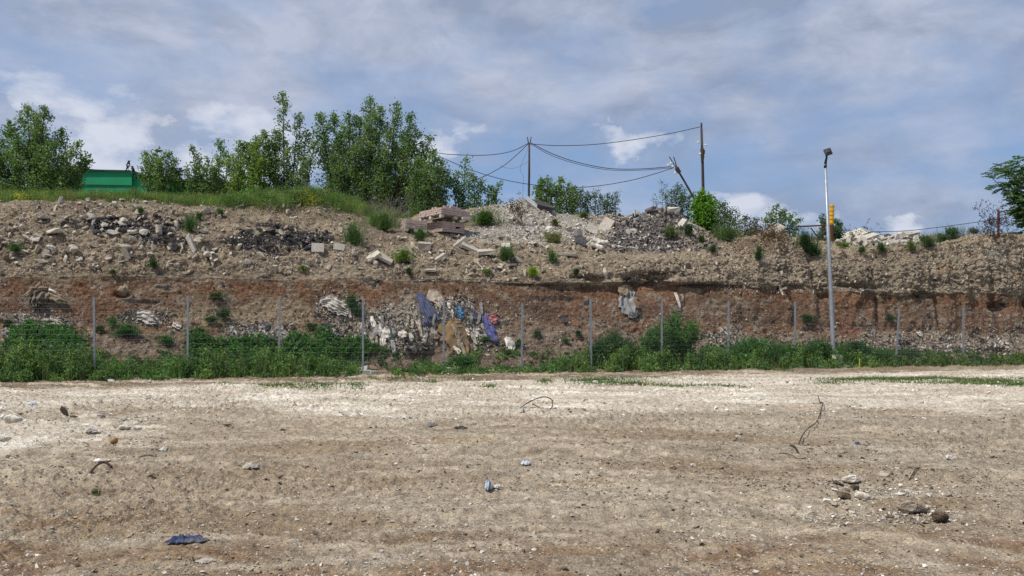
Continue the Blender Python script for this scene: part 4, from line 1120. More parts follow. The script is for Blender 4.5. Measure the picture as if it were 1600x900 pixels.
for a in (
 (1329,753,27,0,'pale',(0,0,.3),'white angular stone topping the small mound on the right',(1,.8,.75)),
 (1312,756,26,1,'tan',(0,.1,.9),'brown stone left against the white angular stone',(1,.8,.6)),
 (1347,779,20,2,'pale',(0,0,0),'round whitish stone below the white angular stone',(1,.9,.9)),
 (1317,778,22,5,'clod',(0,0,.5),'brown flattish stone left of the round whitish stone',(1,.8,.6)),
 (1335,770,14,5,'clod',(0,0,.5),'dark earthy lump between the stones of the right mound',(1,.8,.8)),
 (1382,750,20,3,'tan',(0,0,.3),'flat dark brown stone alone right of the white angular stone',(1,.8,1.2)),
 (1407,776,18,3,'pale',(0,0,.1),'white flat splinter among gravel on the right',(1,.6,.6)),
 (1418,771,10,5,'pale',(0,0,.1),'small pale pebble behind the white flat splinter',(1,.8,.7)),
 (1451,779,13,5,'pale',(0,0,.9),'oval pale pebble right of the earth clods',(1,.8,.7)),
 (1450,788,9,5,'pale',(0,0,.2),'small oval pale pebble in front of another by the clods',(1,.8,.7)),
 (1420,799,34,0,'soil',(0,.1,.2),'broad brown clod at the left of the clod pair',(1,.8,.95)),
 (1434,797,30,2,'clod',(.3,0,.6),'dark brown peaked clod of earth',(1,.7,.8)),
 (1468,812,26,2,'clod',(0,0,.9),'rounded dark clod at the right end of the clods',(1,.9,.85)),
 (1483,716,14,5,'pale',(0,0,.3),'lone cream coloured stone on the right of the lot',(1,.7,.8)),
 (1153,681,9,5,'pale',(0,0,.3),'small cream stone left of the long crooked branch',(1,.8,.8)),
 (1083,725,10,5,'pale',(0,0,.3),'small round pale stone in the middle right of the lot',(1,.8,.8)),
 (1182,890,13,3,'pale',(0,0,.3),'small flat white stone near the bottom edge',(1,.8,1)),
 (823,783,9,3,'pale',(0,0,.3),'pinkish pale flat stone right of the white bag',(1.3,.8,1)),
 (449,834,10,1,'pale',(0,0,.3),'white angular pebble right above the blue bag',(1,.8,.7)),
 (597,866,9,3,'pale',(0,0,.3),'bright flat pebble in the rusty soil near the bottom',(1,.8,1)),
 (961,874,8,1,'pale',(0,0,.3),'bright pebble in rusty soil right of the middle',(1,.8,.8)),
 (492,820,14,1,'tan',(0,.4,.3),'tan angular stone above right of the blue bag',(1,.8,.8)),
 (352,667,18,4,'red',(0,.1,.1),'red brown brick fragment on the left of the lot',(1,.8,.9)),
 (245,694,9,4,'red',(0,.1,.1),'tiny red brick bit near the round yellow object',(1,.8,.7)),
 (3,642,10,4,'red',(0,.1,.1),'brick bit at the left edge of the lot',(1,.8,.7)),
 (20,660,26,2,'pale',(0,0,.3),'large whitish boulder chunk at the left edge of the gravel',(1,.9,.8)),
 (3,690,24,2,'pale',(0,0,.3),'whitish lump cut by the left edge below the boulder chunk',(1,.9,.8)),
 (174,599,12,1,'pale',(0,0,.3),'cream stone in front of the weeds near the first left post',(1,.9,.8)),
 (195,672,18,2,'pale',(0,0,.6),'whitish lump behind the round yellow object',(1,.9,.7)),
 (215,673,14,2,'pale',(0,0,.1),'smaller whitish lump right behind the round yellow object',(1,.9,.7)),
 (140,678,24,0,'pale',(0,0,.1),'broad whitish lump left of the round yellow object',(1,.9,.6)),
 (264,613,8,1,'pale',(0,0,.3),'small cream stone at the front of the gravel strip left',(1,.9,.8)),
 (930,598,9,5,'pale',(0,0,.3),'small rounded white stone on the low grass strip',(1,.9,.8))):
    lot_stone(*a)
lot_stone(101, 648, 20, 1, 'clod', (.2, .9, .3), 'dark upright earth clod on the left gravel', (1.1, .7, .7), up=.6)
lot_stone(113, 650, 16, 4, 'clod', (0, .1, .3), 'dark low clod right beside the upright one', (1, .7, .7))
lot_stone(32, 661, 9, 4, 'clod', (0, .1, .3), 'small dark clod beside the large whitish boulder chunk', (1, .7, .7))
lot_stone(159, 648, 14, 3, 'grey', (0, .1, .3), 'flat dark grey stone on the left gravel', (1, .5, .7))
lot_stone(440, 673, 13, 4, 'grey', (0, .1, .1), 'bluish grey oblong stone mid left', (1, .5, .9))
lot_stone(944, 630, 9, 4, 'clod', (0, .1, .1), 'dark stone on the white gravel right of the rebar loop', (1, .5, .9))

m = MB(); b = gpt(551, 584); m.add([(-.30,0,0),(-.05,-.15,0),(.42,-.05,.02),(.45,.1,.24),(.2,.12,.17),(-.28,.1,.05)]+[(-.30,.04,-.06),(-.05,-.1,-.06),(.42,0,-.06),(.45,.14,-.06),(.2,.16,-.06),(-.28,.14,-.06)],
   [(0,1,2,3,4,5),(11,10,9,8,7,6)]+[(i,i+6,(i+1)%6+6,(i+1)%6) for i in range(6)])
o = m.build('flat_stone', SM['pale'], None, b, bevel=.01); tag(o, 'flat pale wedge stone leaning left of the grey fence footing', 'stone')
s_, _ = st_of(584, 570, .5); x, y = ST(s_, .5)
put_stone(dict(loc=Vector((x, y, .18)), q=Euler((0, 0, .4)).to_quaternion(), s=np.array((.36, .3, .34)), kind='r', var=1, pal='red'), 'reddish rock just behind the grey fence footing', None, 'stone')
# ------------------------------------------------------------------ foliage
M_leaf = mat_leaf('leaves'); M_grass = mat_leaf('grass_blades', .6)
RL = np.random.default_rng(21)
def unit(a): return a/(np.linalg.norm(a, axis=-1, keepdims=True)+1e-9)
def leafset(P, U, L, W, col, cv=.25, fold=.25):
    """folded leaf-shaped faces: P base, U direction, L length, W width; returns V,F,C"""
    n = len(P)
    U = unit(U); side = unit(np.cross(U, RL.normal(size=(n, 3)))); nor = np.cross(side, U)
    L = np.broadcast_to(L, n)[:, None]; W = np.broadcast_to(W, n)[:, None]
    a = P; m = P+U*L*.45; t = P+U*L+nor*L*-.12
    l = m+side*W*.5+nor*W*fold; r = m-side*W*.5+nor*W*fold
    V = np.stack([a, l, t, r], 1).reshape(-1, 3)
    i = np.arange(n)[:, None]*4
    F = np.concatenate([i+np.array([[0, 3, 2]]), i+np.array([[0, 2, 1]])])
    c = np.asarray(col, float)
    if c.ndim == 1: c = np.tile(c, (n, 1))
    k = RL.normal(1, cv, (n, 1)).clip(.45, 1.7)
    hue = RL.normal(0, .07, (n, 1))
    c = c*k*np.concatenate([1+hue*1.5, np.ones((n, 1)), 1-hue], 1)
    return V, F, np.repeat(c.clip(.003, .8), 4, 0)
def blades(P, H, lean, W, col, cv=.25):
    """grass blades: two-segment tapering strips"""
    n = len(P); th = RL.uniform(0, 6.283, n); ph = RL.uniform(0, 6.283, n)
    H = np.broadcast_to(H, n)[:, None]; W = np.broadcast_to(W, n)[:, None]
    d = np.stack([np.cos(th), np.sin(th), 0*th], 1); w = np.stack([np.cos(ph), np.sin(ph), 0*ph], 1)*W/2
    up = np.array([0, 0, 1.0]); ln = (np.abs(RL.normal(0, lean, (n, 1))))
    m = P+up*H*.55+d*H*ln*.3; t = P+up*H*(1-.3*ln)+d*H*ln
    V = np.stack([P-w, P+w, m+w*.8, m-w*.8, t], 1).reshape(-1, 3)
    i = np.arange(n)[:, None]*5
    F = [i+np.array([[0, 1, 2, 3]]), i+np.array([[3, 2, 4]])]
    c = np.asarray(col, float)
    if c.ndim == 1: c = np.tile(c, (n, 1))
    c = c*RL.normal(1, cv, (n, 1)).clip(.4, 1.8)
    return V, F, np.repeat(c.clip(.003, .9), 5, 0)
class Fol:
    def __init__(s): s.V = []; s.F3 = []; s.F4 = []; s.C = []; s.n = 0
    def leaves(s, *a, **k):
        V, F, C = leafset(*a, **k); s.V.append(V); s.F3.append(F+s.n); s.C.append(C); s.n += len(V)
    def blades(s, *a, **k):
        V, F, C = blades(*a, **k); s.V.append(V); s.F4.append(F[0]+s.n); s.F3.append(F[1]+s.n); s.C.append(C); s.n += len(V)
    def mesh(s, name, origin=(0, 0, 0)):
        F = []
        if s.F4: F.append(np.concatenate(s.F4))
        if s.F3: F.append(np.concatenate(s.F3))
        return npmesh(name, np.concatenate(s.V)-np.array(origin), F, cols=np.concatenate(s.C))
    def build(s, name, parent=None, origin=(0, 0, 0), mat=None, loc=None):
        return link(name, s.mesh(name, origin), mat or M_leaf, parent, loc if loc is not None else (0, 0, 0))

G_POP = (.14, .21, .08); G_DARK = (.075, .125, .05); G_YEL = (.165, .24, .06); G_BRT = (.12, .24, .03); G_BLUE = (.045, .085, .04)
def tree(name, label, base, stems, D, col, leaf=.095, spread=.62, dens=1.0, zb=5.7, cat='tree', group=None, stemr=.045, lowdens=1.0, droop=0.0, bare=.12, bark=None):
    """stems: list of (px_top, py_top, depth offset[, px_base]) ; tops surveyed"""
    b = at(base, HOR, D); b.z = zb
    root = empty(name, b); tag(root, label, cat, group)
    bx = np.array(b)
    fol = Fol(); tb = MB(); P = []; U = []
    for st in stems:
        top = np.array(at(st[0], st[1], D+st[2])); bb = bx+np.array([(st[3]-base)/FOC*D if len(st) > 3 else RL.normal(0, .12), st[2]*.6, 0])
        H = top[2]-bb[2]
        mid = (top+bb)/2+np.array([(top[0]-bb[0])*-.12+RL.normal(0, .06), RL.normal(0, .06), 0])
        def cur(t): return (1-t)**2*bb+2*t*(1-t)*mid+t*t*top
        tb.tube([Vector(cur(k/8)-bx) for k in range(9)], [stemr*(1-.85*k/8)*(.6+.12*H) for k in range(9)], 6)
        nb = int(H/.115*dens)
        for k in range(nb):
            h = bare+(1.0-bare)*(k+RL.random())/nb
            p0 = cur(h); hl = H*(1-h)
            ln = min(spread*(.5+.75*RL.random()), .15+hl*.45)*(1.0 if h > .25 else .7+h)
            th = RL.uniform(0, 6.283); el = R(RL.uniform(25, 60))
            d = np.array([math.cos(th)*math.cos(el), math.sin(th)*math.cos(el), math.sin(el)-droop])
            p1 = p0+d*ln
            if ln > .25: tb.tube([Vector(p0-bx), Vector((p0+p1)/2-bx), Vector(p1-bx)], [.012, .008, .004], 3, cap=False)
            nl = int((14+ln*72)*RL.uniform(.4, 1.35)*(1.0 if h > .3 else lowdens))
            t = RL.random(nl)**.7
            q = p0+(p1-p0)*t[:, None]+RL.normal(0, .06+.07*ln, (nl, 3))
            P.append(q); U.append(d+RL.normal(0, .8, (nl, 3))+np.array([0, 0, -.3]))
        q = top+RL.normal(0, .05, (14, 3)); P.append(q); U.append(RL.normal(0, .6, (14, 3))+np.array([0, 0, .3]))
    P = np.concatenate(P); U = np.concatenate(U)
    c = np.array(col)*np.ones((len(P), 1))
    tone = perlin(P[:, 0]*1.3, P[:, 1]*1.3, P[:, 2]*1.3)
    c = c*(1+.35*tone[:, None])*(1+np.array([.15, 0, -.1])*tone[:, None])
    fol.leaves(P, U, leaf*RL.uniform(.5, 1.45, len(P)), leaf*.8*RL.uniform(.7, 1.2, len(P)), c, cv=.36)
    # limbs and leaves are parts of the tree
    tb.build('trunk', bark or M_bark, root)
    fol.build('crown', root, origin=bx)
    return root
tree('poplar_tree', 'large dense bushy tree with several tops at the far left edge', 55, [(15,192,0,40),(42,168,.4,50),(70,168,-.2,60),(98,205,.3,66),(122,226,-.3,70),(140,252,0,74),(-20,190,.5,30),(-60,185,0,10),(28,215,-.6,40),(85,225,-.7,60),(-6,235,-.5,20),(112,262,-.5,74),(60,200,.9,56),(134,245,.2,74),(-90,215,0,-20)], 37, G_POP, spread=.85, dens=1.15, leaf=.10, zb=5.4)
tree('poplar_tree', 'small round bushy tree at the right end of the green shed', 248, [(228,240,0,240),(246,236,.3,246),(262,240,-.2,252),(273,250,0,256),(230,262,-.3,242),(280,268,.1,258),(250,255,-.5,248)], 38, G_POP, spread=.55, dens=1.1, zb=5.4)
tree('poplar_tree', 'short tree with two thin tops just right of the small bush', 318, [(302,232,0,306),(345,222,.4,338),(325,250,-.3,320),(312,262,0,310),(356,245,0,345),(292,266,.2,300),(335,262,-.5,330)], 38, G_POP, spread=.5, dens=.95, zb=5.4)
tree('poplar_tree', 'mid green bushy tree right of the short two topped one', 385, [(375,224,0,376),(388,226,.4,386),(412,208,0,404),(398,228,-.4,394),(364,244,.2,370),(425,224,.3,415),(402,215,.5,400),(372,262,-.6,378),(408,250,-.6,405)], 37.5, G_YEL, spread=.6, dens=1.1, zb=5.4)
tree('poplar_tree', 'tallest slender tree with a thin spire, middle of the left group', 446, [(442,148,0,444),(466,182,.2,452),(430,208,-.2,436),(480,205,.3,458),(492,225,0,466),(450,235,-.5,446),(428,250,-.3,436),(475,248,-.6,462)], 38, G_POP, spread=.46, dens=.9, zb=5.6)
tree('poplar_tree', 'biggest broad tree with many tops, between spire tree and cables', 580, [(501,180,0,530),(520,180,.5,538),(545,178,0,552),(562,184,.4,566),(579,155,0,576),(595,170,-.4,586),(620,163,.2,600),(642,180,0,615),(652,205,.4,622),(532,208,-.6,545),(572,200,-.8,574),(612,202,-.7,598),(556,228,-1,560),(636,232,-.8,612),(510,215,0,530),(672,216,.2,640),(604,235,-1.1,592),(520,245,-.9,540),(660,238,0,636)], 38.5, G_POP, spread=.72, dens=1.1, zb=5.6, stemr=.06)
tree('poplar_tree', 'rounded low tree at the right side of the broad one, under cables', 668, [(676,238,0,668),(655,248,.3,660),(690,252,-.2,674),(700,268,0,680),(645,262,-.3,655),(682,262,-.6,670),(664,270,-.6,664)], 37.2, G_POP, spread=.6, dens=1.2, zb=5.5)
tree('young_tree', 'small sparse young tree right of the left group, tallest of its row', 724, [(727,250,0,724),(715,270,.2,720),(735,272,0,728),(708,280,0,716)], 37.5, G_POP, spread=.35, dens=.8, zb=5.4)
tree('young_tree', 'very small young tree next right of the sparse one, above the rubble', 745, [(741,280,0,742),(752,284,.2,748)], 37.5, G_POP, spread=.3, dens=.9, zb=5.4)
tree('young_tree', 'last little sapling right above the pale rubble, left of the left pole', 772, [(778,288,0,772),(768,296,.2,768),(762,292,0,764)], 37.8, G_POP, spread=.3, dens=.8, zb=5.4)
tree('poplar_bush', 'light green bush just right of the left pole', 850, [(846,282,0,846),(855,280,.2,852),(840,295,0,842),(862,290,0,856)], 40.5, G_POP, spread=.34, dens=1.3, zb=5.4)
tree('poplar_bush', 'rounded green bush second right of the left pole', 880, [(875,280,0,876),(887,290,.2,884),(895,294,0,890),(868,292,-.2,872),(901,304,0,894)], 40.5, G_POP, spread=.36, dens=1.3, zb=5.4)
tree('tall_weed', 'dark feathery green growth behind the rubble, right of the rounded bush', 925, [(908,298,0,908),(920,302,.2,918),(932,300,0,928),(941,308,0,936),(914,308,0,914)], 40.5, G_DARK, spread=.28, dens=1.3, zb=5.4, leaf=.07)
tree('tall_weed', 'pointed dark weed group left of the dark heap top', 955, [(950,305,0,950),(962,303,.2,958),(957,312,0,955),(948,316,0,948)], 40.5, G_DARK, spread=.25, dens=1.2, zb=5.4, leaf=.07)
tree('tall_weed', 'green weeds behind the top of the dark heap, left of the leaning pole', 1062, [(1048,300,0,1052),(1058,292,.2,1058),(1070,298,0,1064),(1040,308,0,1048),(1078,306,0,1070),(1064,310,-.3,1062)], 37, (.06,.11,.03), spread=.28, dens=1.2, zb=5.2, leaf=.07)
tree('thin_sapling', 'thin almost leafless sapling standing out left of the leaning pole', 1040, [(1033,284,0,1038),(1040,292,0,1040),(1022,306,0,1036)], 38, G_DARK, spread=.3, dens=.28, zb=5.2, leaf=.06, stemr=.02)
tree('broadleaf_bush', 'bright lime green leafy bush at the foot of the tallest pole', 1100, [(1098,303,0,1098),(1108,308,.2,1104),(1090,312,0,1094),(1116,318,0,1108),(1086,322,-.2,1092),(1112,330,-.3,1106),(1100,322,-.4,1100)], 35.5, G_BRT, spread=.42, dens=1.4, zb=4.6, leaf=.12)
tree('tall_weed', 'grey green tall weeds sloping down right of the lime bush', 1132, [(1125,322,0,1126),(1133,318,0,1132),(1142,326,0,1140),(1150,330,0,1146),(1120,332,0,1122),(1137,340,-.4,1136),(1128,345,-.6,1128)], 34.5, (.075,.125,.05), spread=.26, dens=1.2, zb=4.3, leaf=.07)
tree('tall_weed', 'lower grey green weeds left of the tilted crest slabs', 1170, [(1162,340,0,1163),(1172,342,0,1172),(1180,344,0,1178),(1156,346,0,1158)], 35, (.07,.11,.045), spread=.25, dens=1.1, zb=4.4, leaf=.07)
tree('young_tree', 'small pointed sapling pair above the crest, left of the metal gate', 1214, [(1214,322,0,1214),(1203,334,0,1206),(1224,330,0,1221),(1236,338,.2,1230),(1196,344,0,1200),(1246,345,.2,1238)], 38, G_POP, spread=.28, dens=1.0, zb=4.6)
tree('young_tree', 'little dark shoot just left of the yellow marker post', 1288, [(1287,340,0,1288),(1285,348,0,1287)], 38.5, G_DARK, spread=.25, dens=1.1, zb=4.6)
tree('young_tree', 'dark bushy shoot just right of the yellow marker post', 1308, [(1306,346,0,1307),(1311,352,0,1310),(1304,356,-.2,1306)], 38.5, G_DARK, spread=.26, dens=1.4, zb=4.6)

def pinnate_tree(name, label, base, stems, D, col, zb):
    b = at(base, HOR, D); b.z = zb; bx = np.array(b)
    root = empty(name, b); tag(root, label, 'tree')
    tb = MB(); fol = Fol()
    LP = []; LU = []
    for px, py, dd in stems:
        top = np.array(at(px, py, D+dd)); mid = (bx+top)/2+np.array([(bx[0]-top[0])*.2, 0, .3])
        cur = lambda t: (1-t)**2*bx+2*t*(1-t)*mid+t*t*top
        tb.tube([Vector(cur(k/6)-bx) for k in range(7)], [.06*(1-.8*k/6) for k in range(7)], 6)
        for k in range(26):
            h = .45+.55*RL.random()**.6
            p = cur(min(h, 1.0))+RL.normal(0, .10, 3)
            th = RL.uniform(0, 6.283); el = RL.uniform(-.1, .7)
            d = np.array([math.cos(th)*math.cos(el), math.sin(th)*math.cos(el), math.sin(el)]); Lf = RL.uniform(.35, .6)
            side = unit(np.cross(d, [0, 0, 1.0])+RL.normal(0, .15, 3))
            tt = np.linspace(.2, 1, 9)
            q = p+d*Lf*tt[:, None]+np.array([0, 0, -1])*(tt**2*.16)[:, None]
            tb.tube([Vector(p-bx), Vector(q[4]-bx), Vector(q[8]-bx)], [.008, .006, .003], 3, cap=False)
            for sg in (-1, 1):
                LP.append(q); LU.append(side*sg+d*.5+RL.normal(0, .1, (9, 3))+np.array([0, 0, -.25]))
    LP = np.concatenate(LP); LU = np.concatenate(LU)
    fol.leaves(LP, LU, .17*RL.uniform(.8, 1.2, len(LP)), .055, col, cv=.25)
    tb.build('trunk', M_bark, root); fol.build('crown', root, origin=bx)
pinnate_tree('pinnate_tree', 'tree with long feather shaped leaves reaching in from the right edge', 1625, [(1560,256,0),(1552,280,-.3),(1575,265,.3),(1590,250,0),(1610,245,0),(1575,285,-.3),(1595,275,-.5),(1588,300,0),(1592,325,-.2),(1610,300,0),(1640,250,0),(1600,345,-.3),(1630,290,.4),(1668,270,.3),(1585,330,.2),(1604,262,.5),(1620,330,-.3),(1590,312,-.5)], 37, (.09, .165, .055), 4.9)

# dead purple-brown bush at the right end
def twiggy(name, label, base, D, tops, zb, mat, fcol=None, r=.014, cat='bush', forks=5):
    b = at(base, HOR, D); b.z = zb; bx = np.array(b); root = empty(name, b); tag(root, label, cat)
    tb = MB(); P = []
    for px, py, dd in tops:
        top = np.array(at(px, py, D+dd)); b0 = bx+np.array([RL.normal(0, .12), dd*.5, 0])
        n = 6; pts = [b0+(top-b0)*k/n+RL.normal(0, .03, 3)*(k > 0) for k in range(n+1)]
        tb.tube([Vector(p-bx) for p in pts], [r*(1-.7*k/n) for k in range(n+1)], 4)
        for _ in range(forks):
            k = RL.integers(2, n); d = unit(RL.normal(0, 1, 3)*np.array([1, 1, .5])+np.array([0, 0, .8])); e = pts[k]+d*RL.uniform(.15, .45)
            tb.tube([Vector(pts[k]-bx), Vector(e-bx)], [r*.5, r*.2], 3, cap=False); P.append(e); P.append((e+pts[k])/2)
            e2 = e+unit(d+RL.normal(0, .6, 3))*.14; tb.tube([Vector(e-bx), Vector(e2-bx)], [r*.3, r*.15], 3, cap=False); P.append(e2)
        P.append(top)
    tb.build('stems', mat, root)
    if fcol is not None:
        P = np.array(P); Q = np.repeat(P, 5, 0)+RL.normal(0, .035, (len(P)*5, 3))
        f = Fol(); f.leaves(Q, RL.normal(0, 1, (len(Q), 3)), .06, .05, fcol, cv=.3); f.build('crown', root, origin=bx)
twiggy('dead_bush', 'sparse purplish dead bush left of the feather leaved tree', 1556, 36, [(1525,318,0),(1534,330,0),(1541,314,0),(1552,322,0),(1565,315,0),(1572,330,0),(1580,322,0),(1548,340,-.3),(1530,345,0),(1538,350,.2),(1560,335,.3),(1585,345,0)], 4.9, mat_simple('purplish_bark', (.09, .06, .06), .9), (.06, .045, .055))
o_ = at(1560, 362, 36); m = MB(); m.tube([Vector((0, 0, -.3)), Vector((0, 0, .5)), Vector((.0, 0, .95))], [.05, .05, .04], 8)
o = m.build('red_stake', mat_simple('dull_red_paint', (.16, .05, .04), .8), None, o_); tag(o, 'dull red stake standing within the purplish dead bush', 'stake')
twiggy('dry_weed', 'low dark dry weeds behind the slab heap, right of yellow post', 1335, 38, [(1320,356,0),(1328,352,0),(1338,356,0),(1347,355,0),(1372,350,0),(1378,356,0),(1352,358,0)], 4.7, M_barkg, (.06, .05, .06), .01, 'weed', 3)
twiggy('dry_bush', 'grey leafless brush in the grass left of the paver stacks', 600, 33.5, [(px, py, RL.uniform(-.6, .6)) for px, py in zip(RL.uniform(555, 655, 60), RL.uniform(300, 335, 60))], 5.35, M_twig, None, .012, 'bush', 5)
twiggy('dry_weed', 'brownish dry weed stalks on the rubble under the left pole', 815, 34.5, [(800,312,0),(806,316,0),(790,318,0),(812,318,0),(798,325,0),(818,312,.2)], 5.6, mat_simple('brown_stalks', (.12, .075, .04), .9), (.10, .07, .035), .01, 'weed', 4)
twiggy('dry_weed', 'reddish brown dry stalks on the crest right of the grey green weeds', 1200, 33.5, [(px, py, RL.uniform(-.3, .3)) for px, py in zip(RL.uniform(1170, 1228, 24), RL.uniform(352, 368, 24))], 4.5, mat_simple('reddish_stalks', (.15, .09, .055), .9), (.13, .075, .045), .008, 'weed', 3)

# ---- tufts and small plants on the bank face
def tuft(px, py, rx, ry, col, label, n=None, leaf=.06, name='green_plant', cat='plant', group=None, grassy=.25, hang=0):
    col = tuple(c*k for c, k in zip(col, (1.6, 1.45, 1.7)))
    loc, nor = hit(px, py+ry*.6, True)
    D = loc.y; rw = rx/FOC*D; rh = ry/FOC*D
    c0 = np.array(loc)+np.array([0, -.05, 0])+np.array(nor)*.06
    n = n or int(160+5200*rw*rh)
    n = min(n, 4200)
    # stalks fan out of a few root points; leaves hang round them
    nc = 5+int(rx/4); cc = RL.normal(0, .36, (nc, 3)); cc[:, 2] = RL.uniform(-.3, .7, nc); cr = RL.uniform(.28, .52, nc); cc *= .8; cc[0] = 0; cr[0] = .75
    ci = RL.choice(nc, n, p=cr**2/np.sum(cr**2)); k = RL.normal(size=(n, 3)); k = cc[ci]+unit(k)*RL.random((n, 1))**.6*cr[ci][:, None]
    k[:, 2] = np.maximum(k[:, 2], -.3)
    lump = .78+.45*perlin(k[:, 0]*2.2+px, k[:, 1]*2.2, k[:, 2]*2.2+py)
    P = c0+k*np.array([rw, min(rw, .5)*.7, rh*1.25])*lump[:, None]
    P[:, 2] += rh*.25
    f = Fol(); U = k+RL.normal(0, .5, (n, 3))+np.array([0, -.2, .35-hang])
    tone = 1+.5*perlin(P[:, 0]*3, P[:, 1]*3, P[:, 2]*3)
    f.leaves(P, U, leaf*RL.uniform(.7, 1.4, n), leaf*.55*RL.uniform(.7, 1.3, n), np.array(col)*tone[:, None], cv=.25)
    ng = int(n*grassy*.6)
    if ng:
        B = c0+RL.normal(0, .5, (ng, 3))*np.array([rw, .15, .05]); f.blades(B, rh*RL.uniform(.8, 2.1, ng), .6, .012, np.array(col)*1.2)
    o = f.build(name, None, origin=tuple(loc), loc=loc)
    tag(o, label, cat, group); return o
BG = (.045, .09, .028); LG = (.09, .14, .03); DG = (.026, .055, .018)
for a in (
 (300,350,13,17,BG,'green shoot on the left bank between the two black patches'),
 (312,338,8,6,BG,'small green sprig at the crest above the left shoot'),
 (345,332,8,7,BG,'small green sprig at the crest right of another sprig'),
 (242,412,9,9,DG,'small round dark green plant low on the left upper slope'),
 (25,388,13,11,BG,'green plant on the far left bank below white bits'),
 (178,427,5,3,BG,'tiny green sprig on the contact line at left'),
 (222,330,6,6,BG,'tiny green sprig under the grass left'),
 (555,366,17,26,BG,'tall green shrub on the slope left of the bushy shrub near the pavers'),
 (600,348,22,20,(.06,.11,.03),'bushy green shrub left of the small paver stack'),
 (583,345,12,14,(.065,.12,.03),'green weed against the left side of the bushy shrub'),
 (757,341,27,19,(.045,.095,.02),'wide dark green weed patch right behind the paver stacks'),
 (657,366,10,14,BG,'green shoot in front of the small left paver stack'),
 (790,396,16,18,BG,'dense round green shrub on the middle slope with red bits above'),
 (630,400,18,14,LG,'yellow green tuft on the slope below the left paver stack'),
 (832,424,11,10,(.13,.21,.02),'lime green tuft just above the red band in the middle'),
 (862,400,8,14,BG,'thin green plant on the slope right of the pale boulder'),
 (761,424,7,6,LG,'small yellow green tuft right above the red band under the shrub'),
 (476,420,9,5,LG,'small yellow green tuft below the big black patch'),
 (640,424,5,8,DG,'small dark shoot right above the red band left of tan stone'),
 (898,424,6,6,DG,'small dark green shoot over the dark hollow'),
 (865,372,20,12,(.10,.11,.045),'olive grass tuft among the pale rubble left of the white sacks'),
 (912,338,12,7,(.07,.10,.035),'green tuft on the pale rubble under the far weeds'),
 (867,348,8,8,(.09,.11,.04),'olive tuft high in the pale rubble'),
 (1046,362,15,13,(.07,.10,.03),'olive green shrub on the dark heap'),
 (1075,358,9,12,DG,'dark green shrub between the pale slabs on the dark heap'),
 (1095,374,8,9,DG,'dark little shrub on the right foot of the dark heap'),
 (1113,390,8,7,DG,'small dark plant on the slope right below the dark heap'),
 (1135,366,22,16,(.06,.10,.03),'large leafy weed clump on the crest right of the dark heap'),
 (1185,396,6,16,DG,'narrow dark plant on the slope under the tilted slabs'),
 (1258,374,17,20,(.022,.052,.016),'dark green bush hanging over the notch left of the lamp post'),
 (1270,390,12,15,(.022,.052,.016),'lower tip of the dark bush hanging left of the lamp post'),
 (1376,388,12,7,BG,'green weed tuft in the middle below the slab heap'),
 (1318,384,14,5,LG,'low yellow green tuft under the slabs right of lamp post'),
 (1345,388,8,6,BG,'small green tuft under the widest slab'),
 (1424,386,12,10,(.08,.10,.03),'olive tuft left of the dark crest shrub on the right'),
 (1448,378,19,13,(.045,.075,.03),'dark olive crest shrub right of the slab heap'),
 (1487,365,20,13,(.045,.08,.04),'blue green crest shrub second right of the slab heap'),
 (1468,372,12,10,(.05,.08,.035),'low shrub bridging the two crest shrubs on the right'),
 (1520,358,16,7,(.075,.095,.06),'grey green low plants on the crest at right'),
 (338,463,15,9,DG,'dark green plant on the red band between first two posts left'),
 (350,490,15,10,DG,'dark straggly plant on the tan spill left of the third post'),
 (330,500,14,5,DG,'thin straggly plant low on the tan spill'),
 (200,516,27,14,(.04,.10,.03),'wide leafy green plant behind the fence between posts at left'),
 (178,503,10,8,(.045,.11,.03),'green top of the wide leafy plant left'),
 (160,515,9,6,DG,'small green plant just right of the first left post'),
 (262,530,16,11,(.04,.10,.03),'leafy green plant left of the second post'),
 (15,505,9,5,DG,'small plant low at the far left edge'),
 (548,470,11,15,(.03,.07,.025),'green creeper trailing down the red band left of the rags'),
 (560,485,9,12,(.03,.07,.025),'lower leaf bunch of the creeper beside the fence post'),
 (487,512,14,6,DG,'dark straggly plant low right of the third post'),
 (840,523,9,8,DG,'small plant behind the fence right of the white sack'),
 (884,533,8,6,BG,'tiny green plant low between two posts in the middle'),
 (810,535,9,7,BG,'small green plant at the foot of the bank near the white sack'),
 (903,521,7,5,DG,'small dark plant low right of the flat rock'),
 (757,530,14,7,BG,'green plant under the purple cloth'),
 (792,551,9,4,BG,'tiny plant on bare soil below the white sack'),
 (1260,497,15,8,DG,'dark green plant on the red band left of the lamp post'),
 (1390,497,10,6,DG,'small dark plant on the right red band'),
 (280,752,7,4,(.06,.12,.02),'tiny green weed alone on the open lot'),
 (150,764,6,2,(.06,.12,.02),'second tiny green weed on the left lot')):
    if a[1] > 600:
        p = gpt(a[0], a[1]); f = Fol(); n = 90; k = RL.normal(0, 1, (n, 3)); k[:, 2] = np.abs(k[:, 2])
        rw = a[2]/FOC*p.y; f.leaves(np.array(p)+k*np.array([rw*.5, rw*.5, rw*.3]), k+.2, .022, .013, a[4]); o = f.build('green_plant', None, origin=tuple(p), loc=p); tag(o, a[5], 'plant')
    else: tuft(*a)

